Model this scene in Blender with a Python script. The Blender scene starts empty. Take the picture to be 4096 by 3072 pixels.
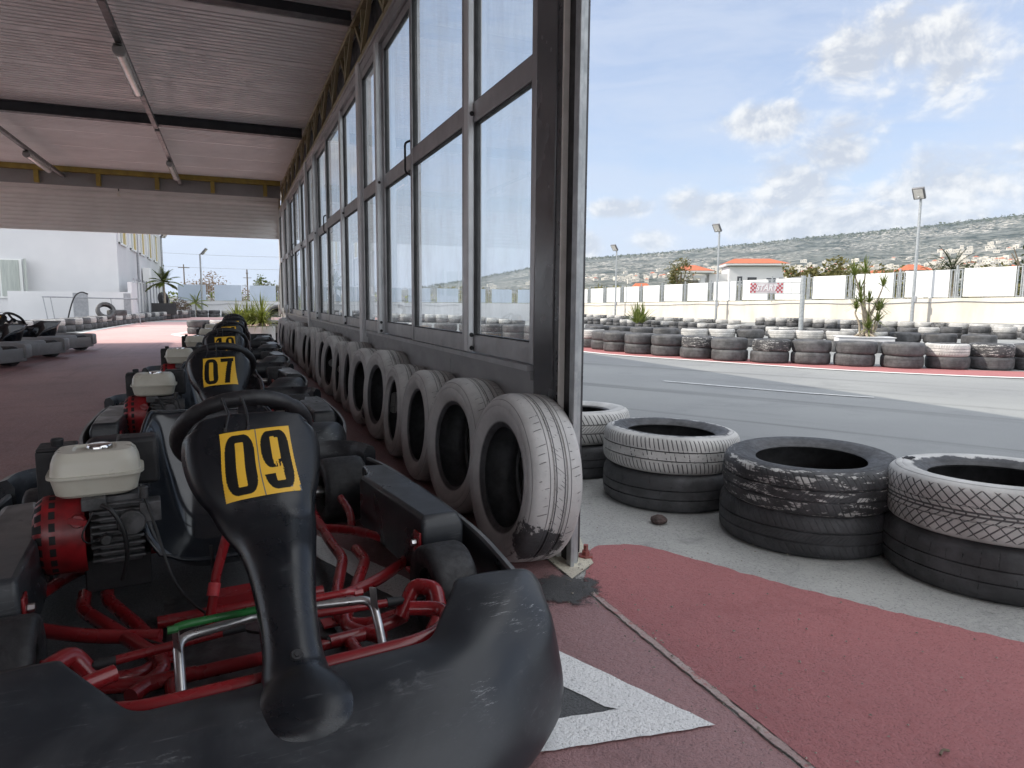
import bpy, bmesh, math, random
import numpy as np
from mathutils import Vector, Matrix, noise as mnoise
R = math.radians
PI = math.pi
rnd = random.Random(7)
scene = bpy.context.scene
COL = scene.collection

# ------------------------------------------------------------------ helpers
def sstep(a, b, x):
    t = min(1, max(0, (x - a) / (b - a)))
    return t * t * (3 - 2 * t)

def lerp(a, b, t):
    return a + (b - a) * t

def vlerp(a, b, t):
    return tuple(a[i] + (b[i] - a[i]) * t for i in range(len(a)))

def catmull(keys, n):
    """n samples along a Catmull-Rom spline through the key tuples"""
    k = [np.array(p, float) for p in keys]
    m = len(k) - 1
    out = []
    for i in range(n):
        t = i / (n - 1) * m
        j = min(int(t), m - 1)
        f = t - j
        p1, p2 = k[j], k[j + 1]
        p0 = k[j - 1] if j > 0 else 2 * p1 - p2
        p3 = k[j + 2] if j + 2 <= m else 2 * p2 - p1
        out.append(0.5 * ((2 * p1) + (p2 - p0) * f + (2 * p0 - 5 * p1 + 4 * p2 - p3) * f * f + (3 * p1 - p0 - 3 * p2 + p3) * f ** 3))
    return out

def fillet(pts, r, n=5):
    pts = [Vector(p) for p in pts]
    out = [pts[0]]
    for i in range(1, len(pts) - 1):
        a, b, c = pts[i - 1], pts[i], pts[i + 1]
        d0 = min(r, (a - b).length * .48)
        d1 = min(r, (c - b).length * .48)
        p0 = b + (a - b).normalized() * d0
        p1 = b + (c - b).normalized() * d1
        for k in range(n):
            t = k / (n - 1)
            out.append(p0 * (1 - t) ** 2 + b * 2 * t * (1 - t) + p1 * t * t)
    out.append(pts[-1])
    return out

class MB:
    """collects geometry for ONE mesh object"""
    def __init__(s):
        s.v, s.f, s.m, s.uv = [], [], [], {}
    def add(s, vs, fs, mi=0):
        o = len(s.v)
        s.v.extend([tuple(p) for p in vs])
        for f in fs:
            s.f.append(tuple(i + o for i in f))
            s.m.append(mi)
        return o
    def box(s, c, d, mi=0, rot=None):
        hx, hy, hz = d[0] / 2, d[1] / 2, d[2] / 2
        vs = [Vector((x, y, z)) for x in (-hx, hx) for y in (-hy, hy) for z in (-hz, hz)]
        if rot is not None:
            vs = [rot @ p for p in vs]
        c = Vector(c)
        s.add([p + c for p in vs], [(0, 1, 3, 2), (4, 6, 7, 5), (0, 4, 5, 1), (2, 3, 7, 6), (0, 2, 6, 4), (1, 5, 7, 3)], mi)
    def bar(s, a, b, w, h, mi=0, up=(0, 0, 1)):
        a, b = Vector(a), Vector(b)
        d = b - a
        t = d.normalized()
        u = Vector(up)
        x = t.cross(u)
        if x.length < 1e-4:
            x = t.cross(Vector((1, 0, 0)))
        x.normalize()
        y = x.cross(t)
        vs = [p + x * i * w / 2 + y * j * h / 2 for p in (a, b) for i, j in ((-1, -1), (1, -1), (1, 1), (-1, 1))]
        s.add(vs, [(3, 2, 1, 0), (4, 5, 6, 7), (0, 1, 5, 4), (1, 2, 6, 5), (2, 3, 7, 6), (3, 0, 4, 7)], mi)
    def tube(s, pts, r, seg=10, mi=0, closed=False, cap=True):
        pts = [Vector(p) for p in pts]
        n = len(pts)
        rr = r if isinstance(r, (list, tuple)) else [r] * n
        prev = None
        rings = []
        for i, p in enumerate(pts):
            if closed:
                t = pts[(i + 1) % n] - pts[i - 1]
            else:
                t = pts[min(i + 1, n - 1)] - pts[max(i - 1, 0)]
            if t.length < 1e-9:
                t = Vector((0, 0, 1))
            t.normalize()
            if prev is None:
                u = Vector((0, 0, 1)) if abs(t.z) < .9 else Vector((1, 0, 0))
                x = t.cross(u).normalized()
            else:
                x = prev - t * prev.dot(t)
                if x.length < 1e-6:
                    x = t.orthogonal()
                x.normalize()
            prev = x
            y = t.cross(x)
            rings.append([p + (x * math.cos(2 * PI * k / seg) + y * math.sin(2 * PI * k / seg)) * rr[i] for k in range(seg)])
        vs = [q for ring in rings for q in ring]
        fs = []
        m = n if closed else n - 1
        for i in range(m):
            a, b = i * seg, ((i + 1) % n) * seg
            for k in range(seg):
                k2 = (k + 1) % seg
                fs.append((a + k, a + k2, b + k2, b + k))
        if cap and not closed:
            fs.append(tuple(reversed(range(seg))))
            fs.append(tuple(range((n - 1) * seg, n * seg)))
        s.add(vs, fs, mi)
    def cyl(s, a, b, r0, r1=None, seg=16, mi=0):
        s.tube([a, b], [r0, r0 if r1 is None else r1], seg, mi)
    def grid(s, rows, mi=0, closed_u=False, closed_v=False, flip=False, mfun=None):
        nr, nc = len(rows), len(rows[0])
        vs = [tuple(p) for r in rows for p in r]
        o = len(s.v)
        s.v.extend(vs)
        for i in range(nr if closed_v else nr - 1):
            for j in range(nc if closed_u else nc - 1):
                a = o + i * nc + j
                b = o + i * nc + (j + 1) % nc
                c = o + ((i + 1) % nr) * nc + (j + 1) % nc
                d = o + ((i + 1) % nr) * nc + j
                s.f.append((d, c, b, a) if flip else (a, b, c, d))
                s.m.append(mfun(i, j) if mfun else mi)
    def lathe(s, prof, axis='z', seg=48, mi=0, c=(0, 0, 0), closed=False, uvs=False):
        """prof: list of (radius, height along the axis)"""
        rows = []
        for r, h in prof:
            row = []
            for k in range(seg):
                a = 2 * PI * k / seg
                p = (r * math.cos(a), r * math.sin(a), h)
                if axis == 'x':
                    p = (p[2], p[0], p[1])
                elif axis == 'y':
                    p = (p[0], p[2], p[1])
                row.append((p[0] + c[0], p[1] + c[1], p[2] + c[2]))
            rows.append(row)
        s.grid(rows, mi, closed_u=True, closed_v=closed, flip=(axis == 'y'))
    def prism(s, poly, z0, z1, mi=0):
        n = len(poly)
        vs = [(x, y, z0) for x, y in poly] + [(x, y, z1) for x, y in poly]
        fs = [tuple(reversed(range(n))), tuple(range(n, 2 * n))]
        for i in range(n):
            j = (i + 1) % n
            fs.append((i, j, n + j, n + i))
        s.add(vs, fs, mi)
    def build(s, name, mats, parent=None, smooth=35, bevel=0, solid=0, segs=2, sub=0, loc=None):
        me = bpy.data.meshes.new(name)
        me.from_pydata(s.v, [], s.f)
        if not isinstance(mats, (list, tuple)):
            mats = [mats]
        for m in mats:
            me.materials.append(m)
        if len(mats) > 1:
            me.polygons.foreach_set('material_index', s.m)
        if smooth:
            me.polygons.foreach_set('use_smooth', [True] * len(me.polygons))
            me.set_sharp_from_angle(angle=R(smooth))
        me.update()
        o = bpy.data.objects.new(name, me)
        COL.objects.link(o)
        if parent is not None:
            o.parent = parent
        if loc is not None:
            o.location = loc
        if sub:
            md = o.modifiers.new('sub', 'SUBSURF')
            md.levels = sub
            md.render_levels = sub
        if solid:
            md = o.modifiers.new('solid', 'SOLIDIFY')
            md.thickness = solid
            md.offset = 0
        if bevel:
            md = o.modifiers.new('bevel', 'BEVEL')
            md.width = bevel
            md.segments = segs
            md.limit_method = 'ANGLE'
            md.angle_limit = R(40)
        return o

def tag(o, label, cat, group=None):
    o['label'] = label
    o['category'] = cat
    if group:
        o['group'] = group
    return o

def thing(name, label, cat, loc=(0, 0, 0), rz=0, group=None):
    o = bpy.data.objects.new(name, None)
    o.empty_display_size = .1
    COL.objects.link(o)
    o.location = loc
    o.rotation_euler = (0, 0, rz)
    return tag(o, label, cat, group)

def struct(o):
    o['kind'] = 'structure'
    return o

def stuff(o, label, cat):
    o['kind'] = 'stuff'
    return tag(o, label, cat)

def kids(o):
    return [c for c in COL.objects if c.parent == o]

def copy_tree(o, parent=None, skip=()):
    c = o.copy()
    COL.objects.link(c)
    c.parent = parent
    for ch in list(o.children):
        if ch.name.split('.')[0] not in skip:
            copy_tree(ch, c, skip)
    return c

# ------------------------------------------------------------------ materials
class NT:
    def __init__(s, tree):
        s.t = tree
    def n(s, kind, **kw):
        nd = s.t.nodes.new(kind)
        for k, v in kw.items():
            if k.startswith('i_'):
                key = k[2:]
                key = int(key) if key.isdigit() else key.replace('_', ' ')
                nd.inputs[key].default_value = v
            else:
                setattr(nd, k, v)
        return nd
    def l(s, a, b):
        s.t.links.new(a, b)
    def val(s, x, inp):
        if hasattr(x, 'is_linked') or isinstance(x, bpy.types.NodeSocket):
            s.l(x, inp)
        else:
            inp.default_value = x
    def math(s, op, a, b=0.0, c=0.0, clamp=False):
        nd = s.n('ShaderNodeMath', operation=op, use_clamp=clamp)
        for x, i in ((a, 0), (b, 1), (c, 2)):
            s.val(x, nd.inputs[i])
        return nd.outputs[0]
    def vm(s, op, a, b=(0, 0, 0)):
        nd = s.n('ShaderNodeVectorMath', operation=op)
        s.val(a, nd.inputs[0])
        s.val(b, nd.inputs[1])
        return nd.outputs['Value'] if op in ('LENGTH', 'DOT_PRODUCT', 'DISTANCE') else nd.outputs[0]
    def mix(s, f, a, b):
        nd = s.n('ShaderNodeMix', data_type='RGBA')
        s.val(f, nd.inputs[0])
        for x, i in ((a, 6), (b, 7)):
            if isinstance(x, (tuple, list)) and len(x) == 3:
                x = (*x, 1)
            s.val(x, nd.inputs[i])
        return nd.outputs[2]
    def ramp(s, x, a, b, lo=0.0, hi=1.0, smooth=True):
        nd = s.n('ShaderNodeMapRange', interpolation_type='SMOOTHSTEP' if smooth else 'LINEAR')
        s.val(x, nd.inputs[0])
        for v, i in ((a, 1), (b, 2), (lo, 3), (hi, 4)):
            nd.inputs[i].default_value = v
        return nd.outputs[0]
    def noise(s, vec, scale, detail=4, rough=.55, dist=0.0):
        nd = s.n('ShaderNodeTexNoise')
        if vec is not None:
            s.l(vec, nd.inputs['Vector'])
        nd.inputs['Scale'].default_value = scale
        nd.inputs['Detail'].default_value = detail
        nd.inputs['Roughness'].default_value = rough
        nd.inputs['Distortion'].default_value = dist
        return nd.outputs[0]
    def scale(s, vec, sc):
        nd = s.n('ShaderNodeMapping')
        s.l(vec, nd.inputs[0])
        nd.inputs['Scale'].default_value = sc
        return nd.outputs[0]

def base_mat(name):
    m = bpy.data.materials.new(name)
    m.use_nodes = True
    t = m.node_tree
    t.nodes.clear()
    N = NT(t)
    out = N.n('ShaderNodeOutputMaterial')
    p = N.n('ShaderNodeBsdfPrincipled')
    N.l(p.outputs[0], out.inputs[0])
    return m, N, p

def coords(N, obj=True, rand=True):
    tc = N.n('ShaderNodeTexCoord')
    v = tc.outputs['Object'] if obj else N.n('ShaderNodeNewGeometry').outputs['Position']
    if rand:
        oi = N.n('ShaderNodeObjectInfo')
        k = N.math('MULTIPLY', oi.outputs['Random'], 37.0)
        cb = N.n('ShaderNodeCombineXYZ')
        for i in range(3):
            N.l(k, cb.inputs[i])
        v = N.vm('ADD', v, cb.outputs[0])
    return v

def mat(name, c1, c2=None, rough=.5, metal=0., scale=8., bump=0., bscale=None, rvar=.1, obj=True, stretch=None, coat=0., lo=.35, hi=.65, spec=.5, rand=True, bdist=.01):
    m, N, p = base_mat(name)
    v = coords(N, obj, rand)
    vs = N.scale(v, stretch) if stretch else v
    f = N.noise(vs, scale, 5, .6)
    if c2 is None:
        c2 = tuple(x * .8 for x in c1)
    N.l(N.mix(N.ramp(f, lo, hi), c2, c1), p.inputs['Base Color'])
    N.l(N.ramp(N.noise(vs, scale * 2.3, 3), .3, .7, max(0, rough - rvar), min(1, rough + rvar)), p.inputs['Roughness'])
    p.inputs['Metallic'].default_value = metal
    p.inputs['Specular IOR Level'].default_value = spec
    if coat:
        p.inputs['Coat Weight'].default_value = coat
        p.inputs['Coat Roughness'].default_value = .08
    if bump:
        b = N.n('ShaderNodeBump')
        b.inputs['Strength'].default_value = bump
        b.inputs['Distance'].default_value = bdist
        N.l(N.noise(vs, bscale or scale * 4, 4, .6), b.inputs['Height'])
        N.l(b.outputs[0], p.inputs['Normal'])
    return m

M = {}
# worn black polyethylene of the karts: fine scratches, dusty scuffs
def plastic(name, base, dust, rough=.42, amount=.55, scuffs=()):
    m, N, p = base_mat(name)
    v = coords(N)
    scr = N.noise(N.scale(v, (3, 40, 46)), 1.6, 8, .74, .25)
    scr2 = N.noise(N.scale(v, (9, 5, 60)), 1.5, 8, .74, .3)
    big = N.noise(v, 5., 5, .6, .5)
    s = N.math('MULTIPLY', N.ramp(N.math('MAXIMUM', scr, scr2), .57, .70), N.ramp(big, .42, .62))
    s2 = N.math('ADD', N.math('MULTIPLY', s, .8), N.math('MULTIPLY', N.ramp(big, .4, .8), .3), clamp=True)
    s3 = N.math('MULTIPLY', s2, amount)
    col = N.mix(s3, base, dust)
    if scuffs:
        tco = N.n('ShaderNodeTexCoord').outputs['Object']
        k = None
        for q in scuffs:
            e = N.math('SUBTRACT', 1.0, N.math('DIVIDE', N.vm('DISTANCE', tco, q[:3]), q[3]), clamp=True)
            k = e if k is None else N.math('MAXIMUM', k, e)
        streak = N.noise(N.scale(tco, (6, 40, 90)), 1.7, 9, .85, .5)
        col = N.mix(N.math('MULTIPLY', N.ramp(N.math('ADD', N.math('MULTIPLY', k, .12), streak), .64, .74), N.math('MULTIPLY', N.ramp(k, .05, .6), .75)), col, (.36, .37, .38))
    N.l(col, p.inputs['Base Color'])
    N.l(N.ramp(N.math('ADD', big, N.math('MULTIPLY', s, .5)), .3, 1., rough - .12, rough + .25), p.inputs['Roughness'])
    p.inputs['Specular IOR Level'].default_value = .42
    b = N.n('ShaderNodeBump')
    b.inputs['Strength'].default_value = .25
    b.inputs['Distance'].default_value = .003
    N.l(N.math('ADD', N.noise(v, 9, 3), N.math('MULTIPLY', s, -.4)), b.inputs['Height'])
    N.l(b.outputs[0], p.inputs['Normal'])
    return m
M['plastic'] = plastic('worn_black_plastic', (.015, .017, .021), (.20, .205, .21), .38, .65)
M['bumper'] = plastic('scuffed_bumper_plastic', (.019, .0215, .026), (.15, .155, .16), .42, .75, [(.43, .05, .30, .13), (.50, .03, .27, .09), (.30, -.10, .22, .07), (.05, -.21, .14, .08), (-.30, -.12, .22, .10), (-.48, .06, .30, .08), (.56, .06, .18, .10)])
M['plastic_panel'] = plastic('black_panel_plastic', (.008, .0095, .0125), (.08, .085, .09), .33, .26)
M['plastic_grey'] = plastic('greyed_plastic', (.13, .135, .14), (.46, .47, .48), .42, .9)
M['pod_lit'] = plastic('lit_pod_plastic', (.24, .245, .25), (.50, .51, .52), .45, .8)  # lighter copy of the kart plastic, outdoor light put into the colour
M['gel'] = mat('black_gelcoat', (.010, .012, .016), (.014, .016, .02), .17, scale=3, rvar=.06, coat=.25)
M['rubber'] = mat('slick_rubber', (.012, .012, .0135), (.026, .026, .028), .58, scale=30, bump=.25, bscale=160, bdist=.002)
M['grip'] = mat('wheel_grip', (.011, .011, .013), (.018, .018, .02), .5, scale=60, bump=.3, bscale=300, bdist=.001)
M['red_paint'] = mat('red_frame_paint', (.25, .013, .017), (.20, .012, .015), .28, scale=5, coat=.3, lo=.3, hi=.7, rvar=.05)
M['red_engine'] = mat('red_engine_cover', (.28, .012, .016), (.14, .010, .012), .38, scale=12)
M['green_paint'] = mat('green_bar_paint', (.02, .15, .035), (.012, .09, .022), .35, scale=20)
M['steel'] = mat('brushed_steel', (.62, .62, .62), (.52, .51, .50), .32, 1., scale=18, rvar=.05)
M['chrome'] = mat('chrome', (.7, .7, .7), (.6, .6, .58), .12, 1., scale=10, rvar=.05)
M['engine_metal'] = mat('cast_engine_metal', (.14, .14, .145), (.07, .07, .07), .5, .6, scale=25)
M['tank'] = mat('ivory_tank', (.56, .54, .46), (.46, .43, .35), .34, scale=7, lo=.2, hi=.6, rvar=.08)
M['black'] = mat('matt_black', (.012, .012, .014), (.02, .02, .022), .6, scale=15)
M['dark'] = mat('slot_dark', (.004, .004, .005), (.006, .006, .006), .8)
M['cable'] = mat('black_cable', (.012, .012, .013), (.016, .016, .016), .45)
M['tray'] = mat('floor_tray_metal', (.10, .10, .105), (.05, .05, .05), .45, .7, scale=18)
M['yellow'] = mat('yellow_sticker', (.72, .42, .03), (.60, .34, .03), .4, scale=14, lo=.2, hi=.5)
M['digit'] = mat('black_digit', (.006, .006, .006), (.010, .009, .008), .5, scale=40, spec=.2)
M['lid'] = mat('grey_lid', (.16, .16, .165), (.10, .10, .105), .4, scale=20)

# car tyres: UV gives (metres round the tread, metres across); paint masks keep rubber showing
def tyre_mat(name, paint, cover, pattern, rubber=(.026, .026, .028), grime=.4, bare=None, reach=.2, streaky=False):
    m, N, p = base_mat(name)
    v = coords(N)
    uv = N.n('ShaderNodeUVMap').outputs[0]
    sep = N.n('ShaderNodeSeparateXYZ')
    N.l(uv, sep.inputs[0])
    u, w = sep.outputs[0], sep.outputs[1]
    aw = N.math('ABSOLUTE', w)
    tread = N.ramp(aw, .092, .082)                       # 1 on the tread band
    def saw(x, period):
        return N.math('FRACT', N.math('DIVIDE', x, period))
    def notch(x, period, width):
        s_ = N.math('ABSOLUTE', N.math('SUBTRACT', saw(x, period), .5))
        return N.ramp(s_, width / period, width / period * 1.8, 1, 0)
    if pattern == 'rib':
        sl = N.math('ADD', u, N.math('MULTIPLY', w, .25))
        band = N.math('MULTIPLY', N.ramp(aw, .038, .044), 1.0)
        g = N.math('MULTIPLY', notch(sl, .021, .0016), N.math('MAXIMUM', band, N.ramp(N.noise(uv, 60, 2), .5, .6)))
        ring = N.ramp(N.math('ABSOLUTE', N.math('SUBTRACT', aw, .024)), .0025, .0045, 1, 0)
    elif pattern == 'diag':
        sl = N.math('ADD', u, N.math('MULTIPLY', aw, 1.1))
        sl2 = N.math('SUBTRACT', u, N.math('MULTIPLY', aw, .9))
        g = N.math('MAXIMUM', notch(sl, .034, .0022), N.math('MULTIPLY', notch(sl2, .05, .0018), N.ramp(aw, .018, .024)))
        ring = N.ramp(N.math('ABSOLUTE', N.math('SUBTRACT', aw, .006)), .002, .004, 1, 0)
    elif pattern == 'block':
        sl = N.math('ADD', u, N.math('MULTIPLY', w, .5))
        g = N.math('MULTIPLY', notch(sl, .026, .002), N.ramp(aw, .03, .034))
        g = N.math('MAXIMUM', g, N.math('MULTIPLY', notch(N.math('ADD', u, N.math('MULTIPLY', w, -1.)), .018, .0012), N.ramp(aw, .028, .024)))
        ring = N.ramp(N.math('ABSOLUTE', N.math('SUBTRACT', aw, .032)), .002, .004, 1, 0)
    elif pattern == 'old':
        sl = N.math('ADD', u, N.math('MULTIPLY', w, .3))
        patch = N.ramp(N.noise(uv, 22, 3, .6), .50, .58)
        g = N.math('MULTIPLY', notch(sl, .030, .0011), N.math('MULTIPLY', patch, N.ramp(aw, .05, .056)))
        g = N.math('MULTIPLY', N.math('MAXIMUM', g, N.math('MULTIPLY', notch(N.math('SUBTRACT', u, N.math('MULTIPLY', w, .8)), .016, .0009), N.math('MULTIPLY', N.ramp(aw, .032, .028), N.ramp(N.noise(uv, 40, 2), .50, .56)))), .75)
        ring = N.math('MAXIMUM', N.ramp(N.math('ABSOLUTE', N.math('SUBTRACT', aw, .016)), .0014, .0026, 1, 0), N.math('MULTIPLY', N.ramp(N.math('ABSOLUTE', N.math('SUBTRACT', aw, .048)), .001, .002, 1, 0), .8))
    else:
        g = N.math('MULTIPLY', notch(u, .05, .001), N.ramp(N.noise(uv, 30, 2), .52, .6))
        ring = N.ramp(N.math('ABSOLUTE', N.math('SUBTRACT', aw, .028)), .002, .004, 1, 0)
    gro = N.math('MULTIPLY', N.math('MAXIMUM', g, ring), tread)
    gro = N.math('MAXIMUM', gro, N.math('MULTIPLY', N.ramp(N.math('ABSOLUTE', N.math('SUBTRACT', aw, .112)), .0008, .0018, 1, 0), .6))
    dirt = N.noise(v, 6, 6, .65)
    fine = N.noise(v, 45, 5, .7)
    vb = N.mix(N.ramp(dirt, .35, .7), rubber, tuple(min(1, x * 2.2 + .012) for x in rubber))
    if cover > 0:
        chip = N.math('ADD', N.math('MULTIPLY', fine, .55), N.math('MULTIPLY', N.noise(v, 3.2, 5, .6), .6))
        if streaky:
            sv = N.noise(N.scale(uv, (9, 46, 1)), 1., 7, .72, .3)
            chip = N.math('ADD', N.math('MULTIPLY', sv, .75), N.math('ADD', N.math('MULTIPLY', fine, .22), N.math('MULTIPLY', N.noise(v, 3.2, 4, .6), .22)))
        thr = .30 + (1 - cover) * .55
        pm = N.ramp(chip, thr, thr + .05)
        pm = N.math('MULTIPLY', pm, N.math('SUBTRACT', 1.0, N.math('MULTIPLY', gro, .9)))
        rag = N.math('MULTIPLY', N.math('SUBTRACT', N.noise(v, 14, 5, .7), .5), .09 if reach < .19 else .0)
        pm = N.math('MULTIPLY', pm, N.ramp(N.math('ADD', aw, rag), reach + .006, reach - .006))
        if bare:      # one place where the paint has flaked away
            tco = N.n('ShaderNodeTexCoord').outputs['Object']
            dd = N.vm('DISTANCE', tco, bare[:3])
            k = N.math('ADD', N.math('SUBTRACT', 1.0, N.math('DIVIDE', dd, bare[3])), N.math('MULTIPLY', N.math('SUBTRACT', N.noise(tco, 26, 6, .75), .5), 1.9))
            pm = N.math('MULTIPLY', pm, N.ramp(k, .30, .22))
        pc = N.mix(N.ramp(dirt, .25, .75), tuple(x * (1 - grime) for x in paint), paint)
        col = N.mix(pm, vb, pc)
    else:
        col = vb
    N.l(col, p.inputs['Base Color'])
    p.inputs['Roughness'].default_value = .62
    N.l(N.ramp(fine, .3, .7, .5, .75), p.inputs['Roughness'])
    b = N.n('ShaderNodeBump')
    b.inputs['Strength'].default_value = .8
    b.inputs['Distance'].default_value = .007
    N.l(N.math('ADD', N.math('MULTIPLY', gro, -1.0), N.math('MULTIPLY', fine, .25)), b.inputs['Height'])
    N.l(b.outputs[0], p.inputs['Normal'])
    return m
WH = (.58, .57, .55)
M['t_black_rib'] = tyre_mat('bare_tyre_ribbed', WH, 0, 'rib')
M['t_black_block'] = tyre_mat('bare_tyre_blocky', WH, 0, 'block')
M['t_black_plain'] = tyre_mat('bare_tyre_worn', WH, 0, 'plain', (.032, .032, .034))
M['t_white_rib'] = tyre_mat('painted_tyre_ribbed', WH, .97, 'rib', reach=.125)
M['t_white_diag'] = tyre_mat('painted_tyre_diagonal', WH, .95, 'diag', reach=.17)
M['t_white_block'] = tyre_mat('painted_tyre_blocky', WH, .86, 'block')
M['t_patchy'] = tyre_mat('patchy_painted_tyre', WH, .42, 'block', reach=.112, streaky=True)
M['t_wall'] = tyre_mat('grey_painted_tyre', (.47, .462, .45), 1.0, 'old', grime=.3)
M['t_wall_chipped'] = tyre_mat('grey_painted_tyre_chipped', (.49, .48, .47), .99, 'old', grime=.3, bare=(.19, -.25, -.045, .125))
M['t_faded'] = tyre_mat('sun_greyed_tyre', (.5, .5, .48), 0, 'plain', (.040, .040, .042))

# ------------------------------------------------------------------ digits (implicit shapes on a fine grid)
def rrect(x, y, cx, cy, hx, hy, r):
    dx = max(abs(x - cx) - hx + r, 0)
    dy = max(abs(y - cy) - hy + r, 0)
    return math.hypot(dx, dy) <= r and abs(x - cx) <= hx and abs(y - cy) <= hy

def seg_d(x, y, a, b):
    ax, ay = a
    bx, by = b
    t = max(0, min(1, ((x - ax) * (bx - ax) + (y - ay) * (by - ay)) / ((bx - ax) ** 2 + (by - ay) ** 2)))
    return math.hypot(x - ax - t * (bx - ax), y - ay - t * (by - ay))

def digit(d, x, y):
    """x, y in 0..1 (y up); True where the black numeral is"""
    def ring(cx, cy, hx, hy, r, t, tv):
        return rrect(x, y, cx, cy, hx, hy, r) and not rrect(x, y, cx, cy, hx - t, hy - tv, max(.01, r - t * .8))
    if d == '0':
        return ring(.5, .5, .405, .44, .27, .285, .125)
    if d == '9':
        up = ring(.5, .665, .405, .275, .25, .285, .105)
        low = ring(.5, .5, .405, .44, .27, .285, .125)
        if up:
            return True
        if x > .5:
            return low
        return low and y < .30
    if d == '7':
        if .80 < y < .95 and .10 < x < .90:
            return True
        return y <= .85 and abs(x - (.36 + (y - .05) * .42)) < .155 and y > .05
    if d == '1':
        if .36 < x < .68 and .05 < y < .95:
            return True
        return .14 < x <= .37 and .68 + (x - .14) * .5 < y < .80 + (x - .14) * .65
    if d == '3':
        a = ring(.5, .70, .40, .25, .22, .27, .11)
        b = ring(.5, .28, .40, .23, .22, .27, .11)
        k = (a or b)
        if x < .45 and .38 < y < .62:
            return False
        return k or (.40 < x < .62 and .43 < y < .56)
    if d == '4':
        if .52 < x < .80 and .05 < y < .95:
            return True
        if .22 < y < .37 and .06 < x < .94:
            return True
        return y >= .3 and x <= .56 and abs((x - .06) - (y - .30) * .72) < .13 and y < .95
    if d == '8':
        return ring(.5, .71, .38, .24, .22, .26, .10) or ring(.5, .28, .40, .23, .22, .27, .11)
    if d == '5':
        if .80 < y < .95 and .14 < x < .88:
            return True
        if .14 < x < .40 and .48 < y < .95:
            return True
        low = ring(.5, .32, .40, .27, .24, .27, .12)
        return low and not (x < .4 and .25 < y < .5)
    if d == '2':
        if .05 < y < .20 and .10 < x < .90:
            return True
        if rrect(x, y, .5, .68, .40, .27, .25) and not rrect(x, y, .5, .68, .13, .15, .1):
            if y > .66 or (x > .5 and y > .5):
                return True
        return .18 < y < .58 and abs(x - (.22 + (y - .18) * 1.15)) < .17
    return False

# ------------------------------------------------------------------ the kart (local: nose towards -y, z up)
PANEL_KEYS = [  # y, z, half width, depth of the side edges, roundness
    (.530, .678, .108, .030, 0.), (.514, .683, .126, .030, 0.), (.497, .670, .132, .040, 0.), (.484, .653, .149, .050, 0.), (.455, .615, .153, .060, 0.),
    (.420, .568, .142, .060, .1), (.388, .526, .122, .060, .2), (.366, .492, .106, .056, .35), (.343, .474, .093, .054, .6), (.310, .459, .081, .052, .8),
    (.250, .430, .069, .052, 1.), (.170, .375, .057, .050, 1.), (.090, .315, .054, .050, 1.), (.050, .289, .061, .050, 1.),
    (.015, .284, .078, .050, 1.), (-.022, .278, .088, .046, 1.), (-.060, .267, .086, .038, 1.), (-.092, .250, .070, .028, 1.), (-.106, .226, .056, .02, 1.), (-.108, .196, .034, .01, 1.)]
PANEL_SHIFT = {.388: .004, .366: .010, .343: .016, .310: .019, .250: .017, .170: .010, .090: .004}
PANEL_PATH = catmull([k + (PANEL_SHIFT.get(k[0], 0.),) for k in PANEL_KEYS], 141)

def panel_pt(s, t, off=0.):
    """s across -1..1, t down 0..1"""
    q = t * 140
    i = min(int(q), 139)
    f = q - i
    k = PANEL_PATH[i] * (1 - f) + PANEL_PATH[i + 1] * f
    d = PANEL_PATH[min(i + 2, 140)] - PANEL_PATH[max(i - 2, 0)]
    ty, tz = d[0], d[1]
    L = math.hypot(ty, tz) or 1
    by, bz = -tz / L, ty / L            # backwards
    y, z, hw, dep, rd, cxo = k
    x_a, o_a = hw * s, dep * abs(s) ** 4
    x_b, o_b = hw * math.sin(s * PI / 2), dep * (1 - math.cos(s * PI / 2))
    x = lerp(x_a, x_b, rd) + cxo
    o = lerp(o_a, o_b, rd) - off
    # pressed-in crease under the plate and raised shoulders beside it
    if rd < .6:
        o -= .006 * math.exp(-((abs(s) - .86) / .09) ** 2) * (1 - rd)
    return (x, y + by * o, z + bz * o)

def build_sticker(txt, parent, scuff=False):
    n = 130 if scuff else 64
    b = MB()
    t0, t1 = 0, 0
    # rows of the panel path whose z spans .650 -> .522
    zs = [p[1] for p in PANEL_PATH]
    t0 = next(i for i in range(20, 140) if zs[i] < .650) / 140
    t1 = next(i for i in range(20, 140) if zs[i] < .520) / 140
    def row_hw(t):
        return PANEL_PATH[min(140, int(round(t * 140)))][2]
    rows = []
    for i in range(n + 1):
        v = i / n
        row = []
        for j in range(n + 1):
            u = j / n
            x = (u - .5) * .154
            skew = (.5 - u) * .012
            t = lerp(t0, t1, v) + skew
            row.append(panel_pt(max(-1, min(1, x / row_hw(t))), t, .0035))
        rows.append(row)
    r2 = random.Random(hash(txt) % 1000)
    def mf(i, j):
        u, v = (j + .5) / n, 1 - (i + .5) / n
        if abs(u - .5) < .006 and scuff:
            return 2
        d, uu = (txt[0], u * 2) if u < .5 else (txt[1], u * 2 - 1)
        k = digit(d, (uu - .5) / 1.0 + .5, (v - .5) / .98 + .5)
        if scuff and u > .5:   # paint rubbed off the middle of the 9
            q = mnoise.noise(Vector((u * 30, v * 9, 0))) + .5 * mnoise.noise(Vector((u * 70, v * 30, 3)))
            c = math.exp(-(((u - .73 - (.55 - v) * .22) / .05) ** 2 + ((v - .42) / .13) ** 2))
            if k and c > .32 and q > -.05:
                return 0
            if v < .10 and u > .85 and q > .15:
                return 2
        return 1 if k else 0
    b.grid(rows, mfun=mf)
    return b.build('number_sticker', [M['yellow'], M['digit'], M['lid']], parent, smooth=60)

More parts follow.
